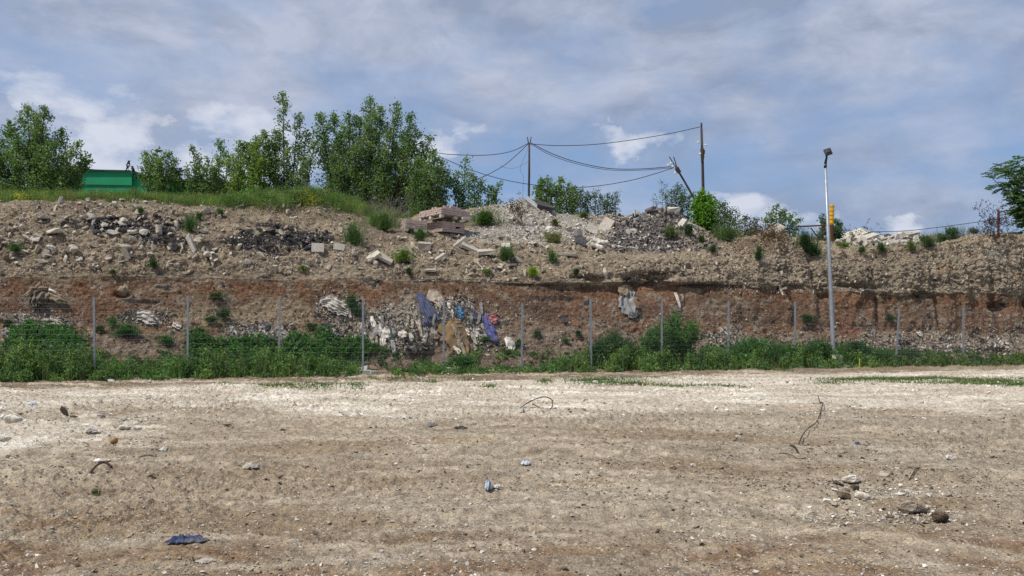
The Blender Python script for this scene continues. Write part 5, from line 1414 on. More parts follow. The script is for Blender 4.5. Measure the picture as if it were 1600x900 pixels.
# ---- shrubs standing in the weed strip
def shrub(px, top, rx, t, col, label, n, leaf=.07, name='green_shrub'):
    col = tuple(c*k for c, k in zip(col, (1.8, 1.6, 2.0))); n = int(n*1.25)
    s_, _ = st_of(px, 560, t); x, y = ST(s_, t); b, _n = drop(x, y)
    ztop = EYE+(HOR-top)/FOC*y; H = ztop-b.z; rw = rx/FOC*y
    root = empty(name, b); tag(root, label, 'shrub')
    tb = MB(); P = []; U = []
    ns = int(14+rw*16)
    for _ in range(ns):
        th = RL.uniform(0, 6.283); r = rw*RL.random()**.5
        tip = np.array([math.cos(th)*r, math.sin(th)*r*.8, H*(1-.38*(r/rw)**2)*RL.uniform(.82, 1.0)])
        mid = tip*np.array([.35, .35, .6])
        tb.tube([Vector((tip[0]*.15, tip[1]*.15, -.1)), Vector(mid), Vector(tip*.95)], [.014, .009, .003], 4, cap=False)
        m_ = n//ns; t_ = .12+.88*RL.random(m_)**.75
        c_ = ((1-t_)**2)[:, None]*(tip*np.array([.15, .15, 0]))+(2*t_*(1-t_))[:, None]*mid+(t_**2)[:, None]*tip
        P.append(c_+RL.normal(0, .10, (m_, 3))*np.array([1, 1, .8])); U.append(unit(c_+.01)*.6+RL.normal(0, .6, (m_, 3))+np.array([0, 0, .2]))
    P = np.concatenate(P); U = np.concatenate(U); P[:, 2] = np.maximum(P[:, 2], .0)
    tone = 1+.45*perlin(P[:, 0]*2.2+px, P[:, 1]*2.2, P[:, 2]*2.2)
    f = Fol(); f.leaves(P, U, leaf*RL.uniform(.7, 1.3, len(P)), leaf*.6*RL.uniform(.7, 1.2, len(P)), np.array(col)*tone[:, None], cv=.22)
    tb.build('stems', M_bark, root); f.build('foliage', root)
shrub(1060, 486, 40, .75, (.045,.10,.022), 'largest rounded green shrub behind the fence, right of centre', 12500, .075)
shrub(1025, 512, 26, .6, (.042,.095,.022), 'dark shrub filling the left side of the largest rounded one', 5000)
shrub(965, 518, 33, .45, (.028,.065,.018), 'wide low dark shrub left of the largest rounded one', 7000, .06)
shrub(935, 530, 18, .35, (.03,.07,.02), 'low dark shrub at the fence post left of the wide low one', 3000, .06)
shrub(1175, 530, 30, .2, (.05,.115,.03), 'bright leafy shrub standing alone between two posts left of lamp', 6000, .08)
shrub(1230, 537, 28, .2, (.035,.085,.022), 'dense green shrub left of the lamp post foot', 5200, .07)
shrub(1275, 532, 26, .1, (.035,.08,.022), 'tall green shrub just left of the lamp post foot', 5000, .065)
shrub(1335, 532, 30, .5, (.032,.075,.022), 'dark green shrub right behind the lamp post foot', 5200, .065)
shrub(1368, 548, 22, .4, (.035,.085,.022), 'lower green shrub further right of the lamp post foot', 3600, .065)
shrub(1145, 548, 20, .2, (.05,.11,.025), 'low light green shrub right of the largest rounded one', 2600, .065)
shrub(1420, 545, 20, .6, (.035,.075,.03), 'grey green shrub beside the leaning right post', 2600, .06)
shrub(720, 556, 22, .3, (.035,.095,.022), 'green shrub under the brown sheet at the fence', 2800, .06)

# ---- weeds, ground cover and grass : too many to count
def strip_weeds():
    f = Fol()
    pxs = np.array([-160, 0, 60, 130, 160, 240, 300, 370, 430, 500, 560, 590, 620, 700, 760, 800, 860, 930, 1000, 1100, 1200, 1300, 1380, 1450, 1520, 1600, 1760])
    top = np.array([546, 540, 534, 542, 562, 564, 550, 542, 547, 554, 564, 586, 575, 568, 574, 583, 564, 545, 540, 542, 538, 538, 547, 552, 556, 554, 554])
    n = 15000
    px = RL.uniform(-160, 1760, n); t = RL.uniform(-1.15, 1.5, n)
    tf = -1.0+.45*fbm(px*.03, 3, 0.5, 3)
    keep = (t > tf) & ~((px > 560) & (px < 612) & (t < .8)) & ~((px > 760) & (px < 820) & (t < .2) & (RL.random(n) < .75))
    keep &= RL.random(n) < (.42+1.1*perlin(px*.04, t*1.6, 0.2))*1.5
    # trampled low growth on the right and between 430 and 560
    px, t = px[keep], t[keep]
    s = np.array([st_of(a, 560, b)[0] for a, b in zip(px, t)]); X, Y = ST(s, t)
    G = np.array([drop(a, b)[0][:] for a, b in zip(X, Y)])
    ztop = EYE+(HOR-np.interp(px, pxs, top))/FOC*Y
    H = np.clip(ztop-G[:, 2], .10, .95)*RL.uniform(.45, 1.08, len(px))
    H *= .62+.55*sst(-.5, .6, perlin(px*.07, t*.8, 6.0))+.25*(RL.random(len(px)) < .06)
    H *= np.where(t < -.75, .35, 1)*np.where(t < -.4, .75, 1)
    tone = perlin(px*.025, t*1.2, 4.0)
    colA = np.array([.125, .21, .065]); colB = np.array([.075, .14, .048]); colC = np.array([.18, .26, .07])
    w = sst(-.4, .5, tone)[:, None]; col = colB*(1-w)+colA*w
    y_ = (sst(.15, .6, perlin(px*.06, t*2, 9.0)))[:, None]*.7; col = col*(1-y_)+colC*y_
    rt = sst(1340, 1420, px)[:, None]*.6; col = col*(1-rt)+np.array([.07, .10, .045])*rt
    P = []; U = []; C = []
    for i in range(len(px)):
        m_ = int(7+H[i]*20); h = RL.random(m_)**.8
        th = RL.uniform(0, 6.283); ln = RL.normal(0, .14)
        q = G[i]+np.stack([h*H[i]*ln*math.cos(th), h*H[i]*ln*math.sin(th), h*H[i]], 1)+RL.normal(0, .035, (m_, 3))*np.array([1, 1, .3])
        P.append(q); U.append(RL.normal(0, .8, (m_, 3))+np.array([0, 0, .35])); C.append(np.tile(col[i], (m_, 1)))
    P = np.concatenate(P); U = np.concatenate(U); C = np.concatenate(C); P[:, 2] += .01
    f.leaves(P, U, .078*RL.uniform(.5, 1.7, len(P)), .046*RL.uniform(.6, 1.4, len(P)), C, cv=.25)
    # dry straw, seed heads and a few poppies and yellow flowers among the weeds
    k = RL.integers(0, len(px), 3200); f.blades(G[k]+RL.normal(0, .08, (len(k), 3))*np.array([1, 1, 0]), H[k]*RL.uniform(.7, 1.45, len(k)), .3, .009, (.36, .30, .17))
    for cx, cc_, m_ in ((352, (.5,.03,.02), 10), (135, (.5,.28,.02), 10), (1560, (.55,.5,.03), 40), (1590, (.55,.5,.03), 25), (700, (.7,.7,.65), 26), (1080, (.6,.6,.5), 12), (880, (.5,.45,.05), 14)):
        j = np.argsort(np.abs(px-cx)+RL.uniform(0, 25, len(px)))[:m_]
        q = G[j]+np.array([0, -.05, 0]); q[:, 2] += H[j]*1.02; f.leaves(q, RL.normal(0, 1, q.shape), .06, .055, cc_, cv=.1)
    # blades mixed in
    k = RL.integers(0, len(px), 24000); B = G[k]+RL.normal(0, .09, (len(k), 3))*np.array([1, 1, 0])
    f.blades(B, H[k]*RL.uniform(.5, 1.15, len(k)), .35, .012, col[k]*np.array([1.35, 1.15, 1.2]))
    return f
f = strip_weeds()
o = f.build('weeds'); tag(o, 'dense green weeds and grass along the foot of the fence', 'weeds', None, 'stuff')

def patch_leaves(name, label, patches, leaf, col, n_per=1500, cat='ground cover'):
    col = tuple(c*k for c, k in zip(col, (2.0, 1.75, 2.2)))
    """leafy mats lying on the lower bank"""
    f = Fol(); P = []; C = []
    for cx, cy, rx, ry, k in patches:
        n = int(n_per*k)
        a = RL.uniform(0, 6.283, n); r = RL.random(n)**.5
        px = cx+np.cos(a)*r*rx*(1+.25*np.sin(3*a+cx)); py = cy+np.sin(a)*r*ry
        for x_, y_ in zip(px, py):
            loc, nor = hit(x_, y_)
            if loc is None: continue
            P.append(np.array(loc)+np.array(nor)*RL.uniform(.03, .26)); C.append(col)
    P = np.array(P); C = np.array(C)*(1+.45*perlin(P[:, 0]*2.5, P[:, 1]*2.5, P[:, 2]*2.5)[:, None])
    f.leaves(P, RL.normal(0, .6, (len(P), 3))+np.array([0, -.6, .1]), leaf*RL.uniform(.6, 1.3, len(P)), leaf*.8*RL.uniform(.6, 1.2, len(P)), C, cv=.25)
    o = f.build(name); tag(o, label, cat, None, 'stuff')
patch_leaves('leafy_ground_cover', 'mats of round green leaves creeping over the foot of the bank', [(45,535,38,22,1.6),(85,530,40,18,1.6),(110,545,25,15,1),(310,538,20,22,1.2),(345,545,30,14,1.2),(395,545,45,16,1.8),(465,545,30,20,1.4),(510,548,50,14,1.6),(560,545,28,15,1),(505,528,14,10,.5),(1190,548,30,14,.6),(50,520,15,12,.5)], .085, (.04, .098, .024), 1400)

def plateau_grass():
    f = Fol(); n = 17000
    px = RL.uniform(-160, 650, n); t = RL.uniform(5.9, 10.5, n)
    edge = np.interp(px, [-160, 0, 350, 380, 420, 520, 560, 600, 650], [6.7, 6.7, 6.9, 6.9, 6.7, 6.6, 6.9, 8.5, 10.4])
    keep = t > edge+.3*perlin(px*.05, 2.0, 0)
    px, t = px[keep], t[keep]
    s = np.array([st_of(a, 320, b)[0] for a, b in zip(px, t)]); X, Y = ST(s, t)
    G = np.array([drop(a, b)[0][:] for a, b in zip(X, Y)])
    H = .14+.30*RL.random(len(px))*(.6+.6*sst(-.3, .5, perlin(px*.03, t, 3.0)))
    H *= np.interp(px, [-160, 370, 420, 560, 640], [1.05, 1.0, 1.25, 1.25, .9])
    tn = sst(-.3, .5, perlin(px*.035, t*.8, 5.0))[:, None]
    col = np.array([.095, .155, .04])*(1-tn)+np.array([.165, .235, .07])*tn
    dry = (sst(.2, .6, perlin(px*.05, t*1.3, 7.0))*.5)[:, None]; col = col*(1-dry)+np.array([.28, .21, .12])*dry
    for k in range(3):
        f.blades(G+RL.normal(0, .05, G.shape)*np.array([1, 1, 0]), H*RL.uniform(.6, 1.2, len(H)), .45, .014, col*np.array([1.1, 1.05, 1]))
    # taller broad-leaved herbs breaking up the mound
    for cx in RL.uniform(355, 560, 50):
        loc, nor = hit(cx, RL.uniform(302, 330)+max(0, cx-520)*.2, True)
        if loc is None or loc.z < 5: continue
        m_ = 120; hh = RL.uniform(.25, .55); q = np.array(loc)+RL.normal(0, 1, (m_, 3))*np.array([.16, .16, 0])+np.array([0, 0, 1])*(RL.random((m_, 1))*hh)
        f.leaves(q, RL.normal(0, .7, (m_, 3))+np.array([0, 0, .4]), .08, .04, np.array([.10, .17, .045])*RL.uniform(.6, 1.5), cv=.25)
    i = RL.integers(0, len(px), 26000)
    P = G[i]+RL.normal(0, .05, (len(i), 3)); P[:, 2] = G[i, 2]+H[i]*RL.random(len(i))
    f.leaves(P, RL.normal(0, .7, (len(i), 3))+np.array([0, 0, .4]), .055, .022, col[i], cv=.3)
    # yellow flowers on the mound
    fy = []
    for cx, cy, rx, ry, m_ in ((482, 318, 22, 11, 420), (33, 316, 12, 6, 90), (606, 322, 10, 6, 50)):
        for _ in range(m_):
            loc, nor = hit(cx+RL.normal(0, rx*.5), cy+RL.normal(0, ry*.5))
            if loc is not None: fy.append(np.array(loc)+np.array([0, 0, RL.uniform(.12, .35)]))
    fy = np.array(fy); f.leaves(np.repeat(fy, 1, 0), RL.normal(0, 1, (len(fy), 3)), .045, .04, (.45, .38, .03), cv=.15)
    return f
o = plateau_grass().build('plateau_grass'); tag(o, 'rough green and straw coloured grass along the left top of the bank', 'grass', None, 'stuff')

def sprigs():
    """low grass on the lot edge, on the crest at the right and scattered sprigs on the face"""
    f = Fol(); P = []; H = []; C = []
    def add(p, h, c): P.append(np.array(p)); H.append(h); C.append(c)
    def lot(cx, cy, rx, ry, n, h, c):
        a = RL.normal(0, .5, (n, 2)).clip(-1.2, 1.2)
        for p in gpts(cx+a[:, 0]*rx, np.maximum(cy+a[:, 1]*ry, 577)): add(p, h*RL.uniform(.5, 1.3), c)
    g = (.075, .14, .035); g2 = (.11, .16, .05)
    for a in ((440,603,45,5,900),(500,602,35,5,600),(555,602,18,6,400),(582,590,12,3,100),(620,592,16,3,160),(765,603,14,3,220),(852,596,14,3,260),(930,595,40,4,900),(985,598,50,3.5,900),(1060,602,50,2.5,600),(1130,603,40,2,350),
              (1350,592,70,3,1500),(1430,593,80,4,2000),(1530,596,80,5,2200),(1590,600,40,5,1000),(1225,580,20,3,300),(1300,598,30,3,200),(350,602,15,3,90),(730,590,20,3,160),(675,596,14,3,120),(1010,590,60,5,300),(650,594,60,4,200),(900,592,60,4,200)):
        lot(*a, .085, g if RL.random() < .6 else g2)
    for _ in range(900):     # crest right
        px = RL.uniform(1110, 1640); loc, nor = hit(px, RL.uniform(352, 392), True)
        if loc is not None and loc.z > 4.0: add(loc, RL.uniform(.08, .28), (.10, .12, .05) if RL.random() < .6 else (.2, .15, .08))
    for _ in range(700):     # brownish dry sprigs at the lip of the left crest
        px = RL.uniform(380, 640); loc, nor = hit(px, RL.uniform(325, 350)+max(0, (px-480))*.10, True)
        if loc is not None: add(loc, RL.uniform(.06, .2), (.17, .125, .06) if RL.random() < .6 else (.09, .10, .035))
    for _ in range(500):
        px = RL.uniform(-20, 1620); loc, nor = hit(px, RL.uniform(325, 540))
        if loc is not None:
            for _k in range(5): add(np.array(loc)+RL.normal(0, .03, 3), RL.uniform(.04, .12), (.08, .10, .04))
    P = np.array(P); H = np.array(H); C = np.array(C)
    f.blades(P, H, .6, .011, C); f.leaves(P, RL.normal(0, .7, P.shape)+np.array([0, 0, .4]), .035, .018, C)
    return f
o = sprigs().build('low_grass'); tag(o, 'low sparse grass tufts along the lot edge and bank', 'grass', None, 'stuff')
# ------------------------------------------------------------------ rubbish hanging out of the bank and lying on the lot
def cloth_mat(name, col, col2=None, rough=.85, stripes=0, scale=4, objrand=0.0):
    m = mat_simple(name, col, rough, 0, .12, scale, .6, .02, col2=col2, objrand=objrand)
    nt = m.node_tree; bs = nt.nodes['Principled BSDF']; src = bs.inputs['Base Color'].links[0].from_socket
    tc = nt.nodes.new('ShaderNodeTexCoord').outputs['Object']
    dirt = maprange(nt, noise(nt, tc, 11, 6, .7), .48, .66, 0, .7)      # soil caked on the cloth
    nt.links.new(mixrgb(nt, dirt, src, (.20, .15, .105)), bs.inputs['Base Color'])
    if stripes:
        nt = m.node_tree; bs = nt.nodes['Principled BSDF']; src = bs.inputs['Base Color'].links[0].from_socket
        tc = nt.nodes.new('ShaderNodeAttribute'); tc.attribute_name = 'across'
        s_ = math_(nt, 'SINE', math_(nt, 'MULTIPLY', tc.outputs['Fac'], stripes*6.283))
        nt.links.new(mixrgb(nt, maprange(nt, s_, .4, .9, 0, .8), src, (.12, .14, .21)), bs.inputs['Base Color'])
    return m
MC = {
 'navy': cloth_mat('navy_striped_cloth', (.04, .055, .125), (.025, .033, .075), stripes=9),
 'purple': cloth_mat('blue_violet_cloth', (.045, .055, .19), (.08, .10, .27), stripes=0, scale=9),
 'bluebag': cloth_mat('bright_blue_plastic', (.02, .14, .30), (.04, .24, .42), .4),
 'redbag': cloth_mat('red_plastic', (.40, .06, .065), (.45, .22, .20), .4, scale=10),
 'brown': cloth_mat('ochre_sheet', (.23, .14, .06), (.13, .08, .035), scale=2),
 'white': cloth_mat('dirty_white_plastic', (.66, .63, .57), (.33, .28, .22), .6, scale=7, objrand=.25),
 'cream': cloth_mat('dirty_cream_cloth', (.40, .35, .28), (.24, .19, .14), .8, scale=7, objrand=.2),
 'grey': cloth_mat('grey_plastic', (.25, .25, .25), (.14, .13, .12), .7, scale=7, objrand=.25),
 'dark': cloth_mat('dark_cloth', (.035, .037, .05), (.02, .022, .03), .8, scale=7, objrand=.3),
 'green': cloth_mat('dark_green_cloth', (.02, .055, .045), (.015, .035, .03), .8),
 'slate': cloth_mat('grey_blue_sheet', (.20, .22, .24), (.33, .31, .28), .8, scale=5),
 'tanrag': cloth_mat('tan_cloth', (.30, .23, .15), (.2, .15, .10), .9, scale=6),
 'paleblue': cloth_mat('pale_blue_plastic', (.60, .68, .76), (.40, .47, .56), .4, scale=8),
 'navyplastic': cloth_mat('navy_plastic', (.012, .022, .07), (.045, .075, .16), .35, scale=14),
 'clear': cloth_mat('milky_plastic', (.46, .43, .37), (.36, .32, .26), .35, scale=8),
 'root': cloth_mat('grey_roots', (.20, .165, .125), (.10, .08, .06), .9, scale=12),
}
RT = np.random.default_rng(5)
def drape(name, label, line, mat, n=22, m=12, off=.05, fold=.03, pleats=4, cat='cloth', ragged=.12, group=None, bulge=0.0, kind=None):
    """a sheet hung over the bank: line = [(px, py, width_px), ...] from its top to its hem"""
    L = np.array(line, float); t = np.linspace(0, len(L)-1, n)
    px = np.interp(t, range(len(L)), L[:, 0]); py = np.interp(t, range(len(L)), L[:, 1]); w = np.interp(t, range(len(L)), L[:, 2])
    # direction across the strip
    dx = np.gradient(px); dy = np.gradient(py); ln = np.hypot(dx, dy)+1e-6
    ax, ay = -dy/ln, dx/ln
    if ax[n//2] < 0: ax, ay = -ax, -ay
    seed = RT.uniform(0, 99)
    P = np.zeros((n, m, 3)); Dm = np.zeros((n, m)); PX = np.zeros((n, m)); PY = np.zeros((n, m))
    for i in range(n):
        for j in range(m):
            v = (j/(m-1)-.5)
            wj = w[i]*(1+ragged*float(perlin(i*.45+seed, 0.0 if v < 0 else 5.0)))
            PX[i, j] = px[i]+ax[i]*v*wj; PY[i, j] = py[i]+ay[i]*v*wj
            if i in (0, n-1): PY[i, j] += float(perlin(j*.6+seed, i*1.0+3))*w[i]*ragged*1.2
            loc, nor = hit(PX[i, j], PY[i, j], True)
            Dm[i, j] = loc.y if loc is not None else np.nan
    Dm = np.where(np.isnan(Dm), np.nanmean(Dm), Dm)
    for _ in range(4):
        E = np.pad(Dm, 1, mode='edge'); Dm = np.minimum(Dm, (E[:-2, 1:-1]+E[2:, 1:-1]+E[1:-1, :-2]+E[1:-1, 2:]+2*Dm)/6+.0)
    jj, ii = np.meshgrid(np.linspace(0, 1, m), np.linspace(0, 1, n))
    f = fold*np.sin(jj*pleats*6.283+1.6*perlin(ii*2.5+seed, jj*2))*(.4+ii*.9)+fold*1.3*perlin(ii*5+seed, jj*4, 1.0)
    D = Dm-off-f-bulge*np.sin(jj*math.pi)*np.sin(ii*math.pi)
    X = (PX-800)/FOC*D; Z = EYE+(HOR-PY)/FOC*D
    V = np.stack([X, D, Z], -1).reshape(-1, 3); o0 = V.mean(0)
    idx = np.arange(n*m).reshape(n, m)
    F = np.stack([idx[:-1, :-1], idx[1:, :-1], idx[1:, 1:], idx[:-1, 1:]], -1).reshape(-1, 4)
    me = npmesh(name, V-o0, F, smooth=True)
    a = me.attributes.new('across', 'FLOAT', 'POINT'); a.data.foreach_set('value', jj.ravel().astype(np.float32))
    o = link(name, me, MC[mat], None, tuple(o0))
    so_ = o.modifiers.new('Solidify', 'SOLIDIFY'); so_.thickness = .008
    tag(o, label, cat, group); return o

drape('striped_cloth', 'long navy blue striped cloth hanging from the rubbish layer above the brown sheet', [(654,457,8),(659,466,16),(664,478,20),(670,492,25),(676,505,30)], 'navy', 26, 22, .09, .035, 5, ragged=.05, bulge=.05)
drape('blue_cloth', 'violet blue cloth hanging below the red bag', [(760,493,14),(762,503,17),(766,515,16),(770,526,12),(777,536,5)], 'purple', 22, 16, .10, .035, 3, ragged=.12, bulge=.04)
drape('red_bag', 'crumpled red bag at the top of the violet blue cloth', [(766,491,5),(768,496,18),(771,502,19),(774,507,7)], 'redbag', 16, 14, .10, .05, 3, 'bag', .5, bulge=.04)
drape('blue_bag', 'bright blue plastic bag between the navy striped cloth and red bag', [(715,480,7),(718,486,11),(720,492,11),(723,496,5)], 'bluebag', 14, 12, .08, .05, 3, 'bag', .5, bulge=.02)
drape('blue_scrap', 'small darker blue scrap right of the bright blue bag', [(737,485,9),(742,492,8),(747,499,6)], 'navy', 10, 8, .06, .02, 2, 'cloth', .3)
drape('brown_sheet', 'large stiff ochre brown sheet lying behind the fence post under the navy cloth', [(700,502,26),(703,512,42),(711,524,40),(719,537,32),(722,548,22),(729,561,4)], 'brown', 26, 18, .08, .03, 2, 'sheet', .4, bulge=.0)
drape('brown_strip', 'long brown strip running down right of the ochre brown sheet', [(706,506,5),(715,522,5),(722,540,6),(728,562,3)], 'tanrag', 18, 4, .14, .01, 1, 'strip', .2)
drape('white_scrap', 'white pointed scrap low beside the ochre brown sheet', [(709,541,3),(714,546,6),(719,551,7)], 'white', 10, 6, .16, .01, 1, 'plastic scrap', .2)
drape('green_cloth', 'narrow dark green cloth hanging among white rags', [(607,512,8),(611,523,10),(612,535,9)], 'green', 14, 8, .10, .02, 2)
drape('white_rag', 'long whitish rag hanging left of the dark green cloth', [(590,510,10),(600,520,13),(598,532,9),(596,542,5)], 'white', 18, 10, .10, .025, 2)
drape('white_rag', 'whitish rag with folds touching the dark green cloth', [(600,512,12),(604,520,12),(606,528,8)], 'white', 14, 10, .13, .025, 3)
drape('white_rag', 'white triangular rag at the left start of the rubbish layer', [(580,494,4),(582,502,7),(586,511,9)], 'white', 12, 8, .08, .02, 2)
drape('white_rag', 'bright white flat rag with pointed ends right of dark green cloth', [(622,521,5),(629,522,14),(636,523,6)], 'white', 12, 8, .16, .02, 2)
drape('grey_rag', 'grey ragged strip hanging below the dark green cloth', [(613,532,6),(615,543,7),(617,553,6)], 'grey', 14, 8, .12, .02, 2)
drape('pale_rag', 'long pale strip curving down left of the navy striped cloth', [(647,490,6),(653,500,9),(656,512,6),(659,528,3)], 'cream', 18, 8, .10, .02, 2)
drape('white_rag', 'white rag hanging over the dark hollow between posts', [(641,520,4),(643,527,7),(643,533,5)], 'white', 12, 8, .22, .02, 2)
drape('white_rag', 'lowest white rag below the dark hollow', [(645,541,8),(648,547,8),(647,553,4)], 'white', 12, 8, .12, .02, 2)
drape('white_rag', 'fan of pale rags left of the violet blue cloth', [(742,517,16),(747,524,20),(753,530,14)], 'white', 16, 16, .10, .03, 5)
drape('white_rag', 'pale strip hanging from the fan of pale rags, left', [(737,518,5),(741,528,4),(745,539,3)], 'cream', 14, 6, .13, .015, 1)
drape('white_rag', 'pale strip hanging from the fan of pale rags, right of the low plant', [(756,522,6),(760,532,6),(765,541,7)], 'cream', 14, 8, .13, .02, 2)
drape('pale_rag', 'pale upright strip directly left of the violet blue cloth', [(753,505,4),(755,514,5),(757,524,4)], 'cream', 12, 6, .13, .015, 1)
drape('white_sack', 'round whitish sack hanging on the bare soil right of violet blue cloth', [(789,528,6),(795,533,13),(799,540,15),(799,546,9)], 'white', 14, 12, .12, .015, 2, 'sack', .3, bulge=.07)
drape('dark_strap', 'dark strap between the violet blue cloth and the white sack', [(772,534,3),(782,540,2),(790,538,2)], 'dark', 12, 4, .08, .01, 1, 'strap')
drape('dark_scrap', 'thin dark scrap between blue bag and violet blue cloth', [(731,482,4),(740,486,3),(748,496,4),(754,502,5)], 'dark', 14, 5, .08, .02, 1)
drape('pale_sheet', 'pale crumpled sheet at the top right of the navy striped cloth', [(668,459,16),(680,463,20),(686,470,14),(690,480,10)], 'cream', 16, 12, .07, .03, 3, 'sheet', .25)
drape('grey_sheet', 'big torn grey blue sheet hanging from the right hand red band', [(977,449,4),(981,459,22),(981,470,31),(984,481,30),(990,492,14),(994,496,3)], 'slate', 30, 22, .08, .06, 3, 'sheet', .5, bulge=.03)
drape('tan_sheet', 'tan folded flap on top of the torn grey blue sheet', [(978,446,3),(975,453,18),(971,459,14)], 'tanrag', 12, 10, .20, .02, 1, 'sheet', .2)
drape('brown_edge', 'dark reddish flap at the right side of the torn grey blue sheet', [(991,466,4),(996,475,6),(997,482,4)], 'brown', 10, 6, .22, .015, 1, 'flap')
drape('white_strip', 'white curved strip sticking out right of the torn grey sheet', [(1055,457,4),(1058,464,4.5),(1061,473,4),(1063,482,2)], 'white', 16, 5, .10, .008, 1, 'strip', .05)
drape('pale_strip', 'smaller pale strip right beside the white curved strip', [(1066,459,3),(1067,466,3),(1066,471,2)], 'cream', 10, 5, .08, .008, 1, 'strip')
drape('pale_bone_strip', 'thin white forked scrap high in the red band left of the lamp', [(1218,446,2),(1220,453,3),(1224,462,2)], 'white', 10, 4, .08, .006, 1, 'strip')
drape('root_tangle', 'grey matted tangle hanging from the red band at the far left', [(72,452,30),(60,462,34),(54,472,20),(58,482,10)], 'root', 24, 20, .10, .06, 4, 'roots', .3, bulge=.1)
drape('root_flap', 'tan pointed flap sticking out right of the grey matted tangle', [(74,458,14),(84,463,16),(94,467,13),(104,473,4)], 'tanrag', 16, 10, .12, .03, 2, 'flap', .2, bulge=.06)
drape('white_lath', 'short white lath lying over the grey matted tangle', [(76,452,3),(82,454,4),(88,458,3)], 'white', 8, 4, .20, .004, 1, 'lath')
drape('root_flap', 'tan arched flap over the top left of the grey tangle', [(40,463,8),(50,455,7),(64,451,6),(76,450,4)], 'tanrag', 16, 8, .14, .02, 1, 'flap', .2)
drape('pale_flap', 'pale peaked flap sticking out of the red band between first two posts', [(196,444,3),(196,450,12),(191,455,20),(184,457,6)], 'tanrag', 14, 10, .18, .015, 1, 'flap', .15, bulge=.08)
drape('white_rag_bundle', 'bundle of white rags left of the second post under the red band', [(213,494,12),(225,492,20),(235,499,20),(247,503,6)], 'white', 18, 14, .09, .05, 3, 'rags', .35, bulge=.08)
drape('white_rag', 'flat pale rags behind the leafy ground cover at left', [(52,503,14),(66,506,20),(84,507,22),(100,510,14)], 'cream', 20, 14, .07, .04, 4, 'rags', .35)
drape('pale_rag', 'pale rag at the far left edge above the weeds', [(2,520,8),(10,518,12),(20,516,8)], 'grey', 12, 8, .07, .03, 2, 'rags', .3)
drape('white_scrap', 'white scrap right of the white bundle near the second post', [(270,506,6),(277,509,10),(282,513,7)], 'white', 10, 8, .08, .03, 2, 'plastic scrap', .3)
drape('white_rag_heap', 'mass of torn whitish plastic left of the fourth post', [(500,470,10),(515,472,22),(530,480,24),(545,488,14)], 'white', 22, 18, .09, .05, 5, 'rags', .4, bulge=.06)
drape('white_rag', 'white rag dangling from the torn plastic mass near the fourth post', [(545,482,6),(546,490,5),(548,497,4)], 'white', 12, 6, .12, .02, 1)
drape('dark_cloth', 'dark navy cloth bundle low behind the third post', [(415,524,6),(420,529,14),(427,534,12)], 'dark', 12, 10, .12, .03, 2, 'cloth', .2, bulge=.08)
drape('dark_cloth', 'dark cloth flap at the left base of the tan spill', [(408,505,12),(415,509,14),(421,513,8)], 'dark', 10, 10, .08, .02, 2, 'cloth', .3)
drape('white_rag', 'white rags behind the third post low down', [(440,517,10),(446,523,12),(451,530,8)], 'grey', 12, 10, .09, .03, 3)
drape('green_sheet', 'thin green strip low between third and fourth posts', [(503,505,3),(512,508,5),(523,509,3)], 'green', 10, 5, .10, .008, 1, 'strip')
drape('black_scrap', 'black scrap high on the slope below the black asphalt lumps', [(460,466,4)], 'dark') if False else None
drape('white_upright', 'dark and white torn strips under the lip right of centre', [(944,418,4),(946,426,6),(948,436,4)], 'white', 12, 5, .10, .02, 1, 'plastic scrap', .3)
drape('dark_scrap', 'dark scrap low in the red band left of the centre right post', [(878,493,6),(882,499,8),(884,504,5)], 'dark', 10, 8, .07, .03, 1, 'cloth', .3)
drape('black_tarp', 'crumpled black tarp beside the white sacks on the rubble', [(898,376,8),(908,375,12),(918,380,14)], 'dark', 14, 12, .12, .05, 2, 'tarp', .3, bulge=.1)
# filled white tubes / sacks on the heap
def sack(pts, r, label, mat='white', name='white_sack', cat='sack'):
    P = []
    for px, py in pts:
        loc, nor = hit(px, py+4, True); P.append(at(px, py, loc.y-.15))
    o0 = P[0].copy(); m = MB(); n = len(P)
    Q = []; 
    for i in range(n-1):
        for k in range(4): Q.append(P[i].lerp(P[i+1], k/4))
    Q.append(P[-1])
    m.tube([q-o0 for q in Q], [r*(.45 if i in (0, len(Q)-1) else 1)*(1+.12*math.sin(i*2.1)) for i in range(len(Q))], 10)
    o = m.build(name, MC[mat], None, o0, smooth=True); tag(o, label, cat)
sack([(916,374),(926,374),(937,378),(945,381)], .11, 'upper curved white sack like roll lying on the rubble heap')
sack([(922,381),(932,384),(943,389)], .10, 'lower white sack like roll in front of the curved one')
sack([(934,380),(942,378),(951,379)], .08, 'short white roll at the right of the two sack rolls')

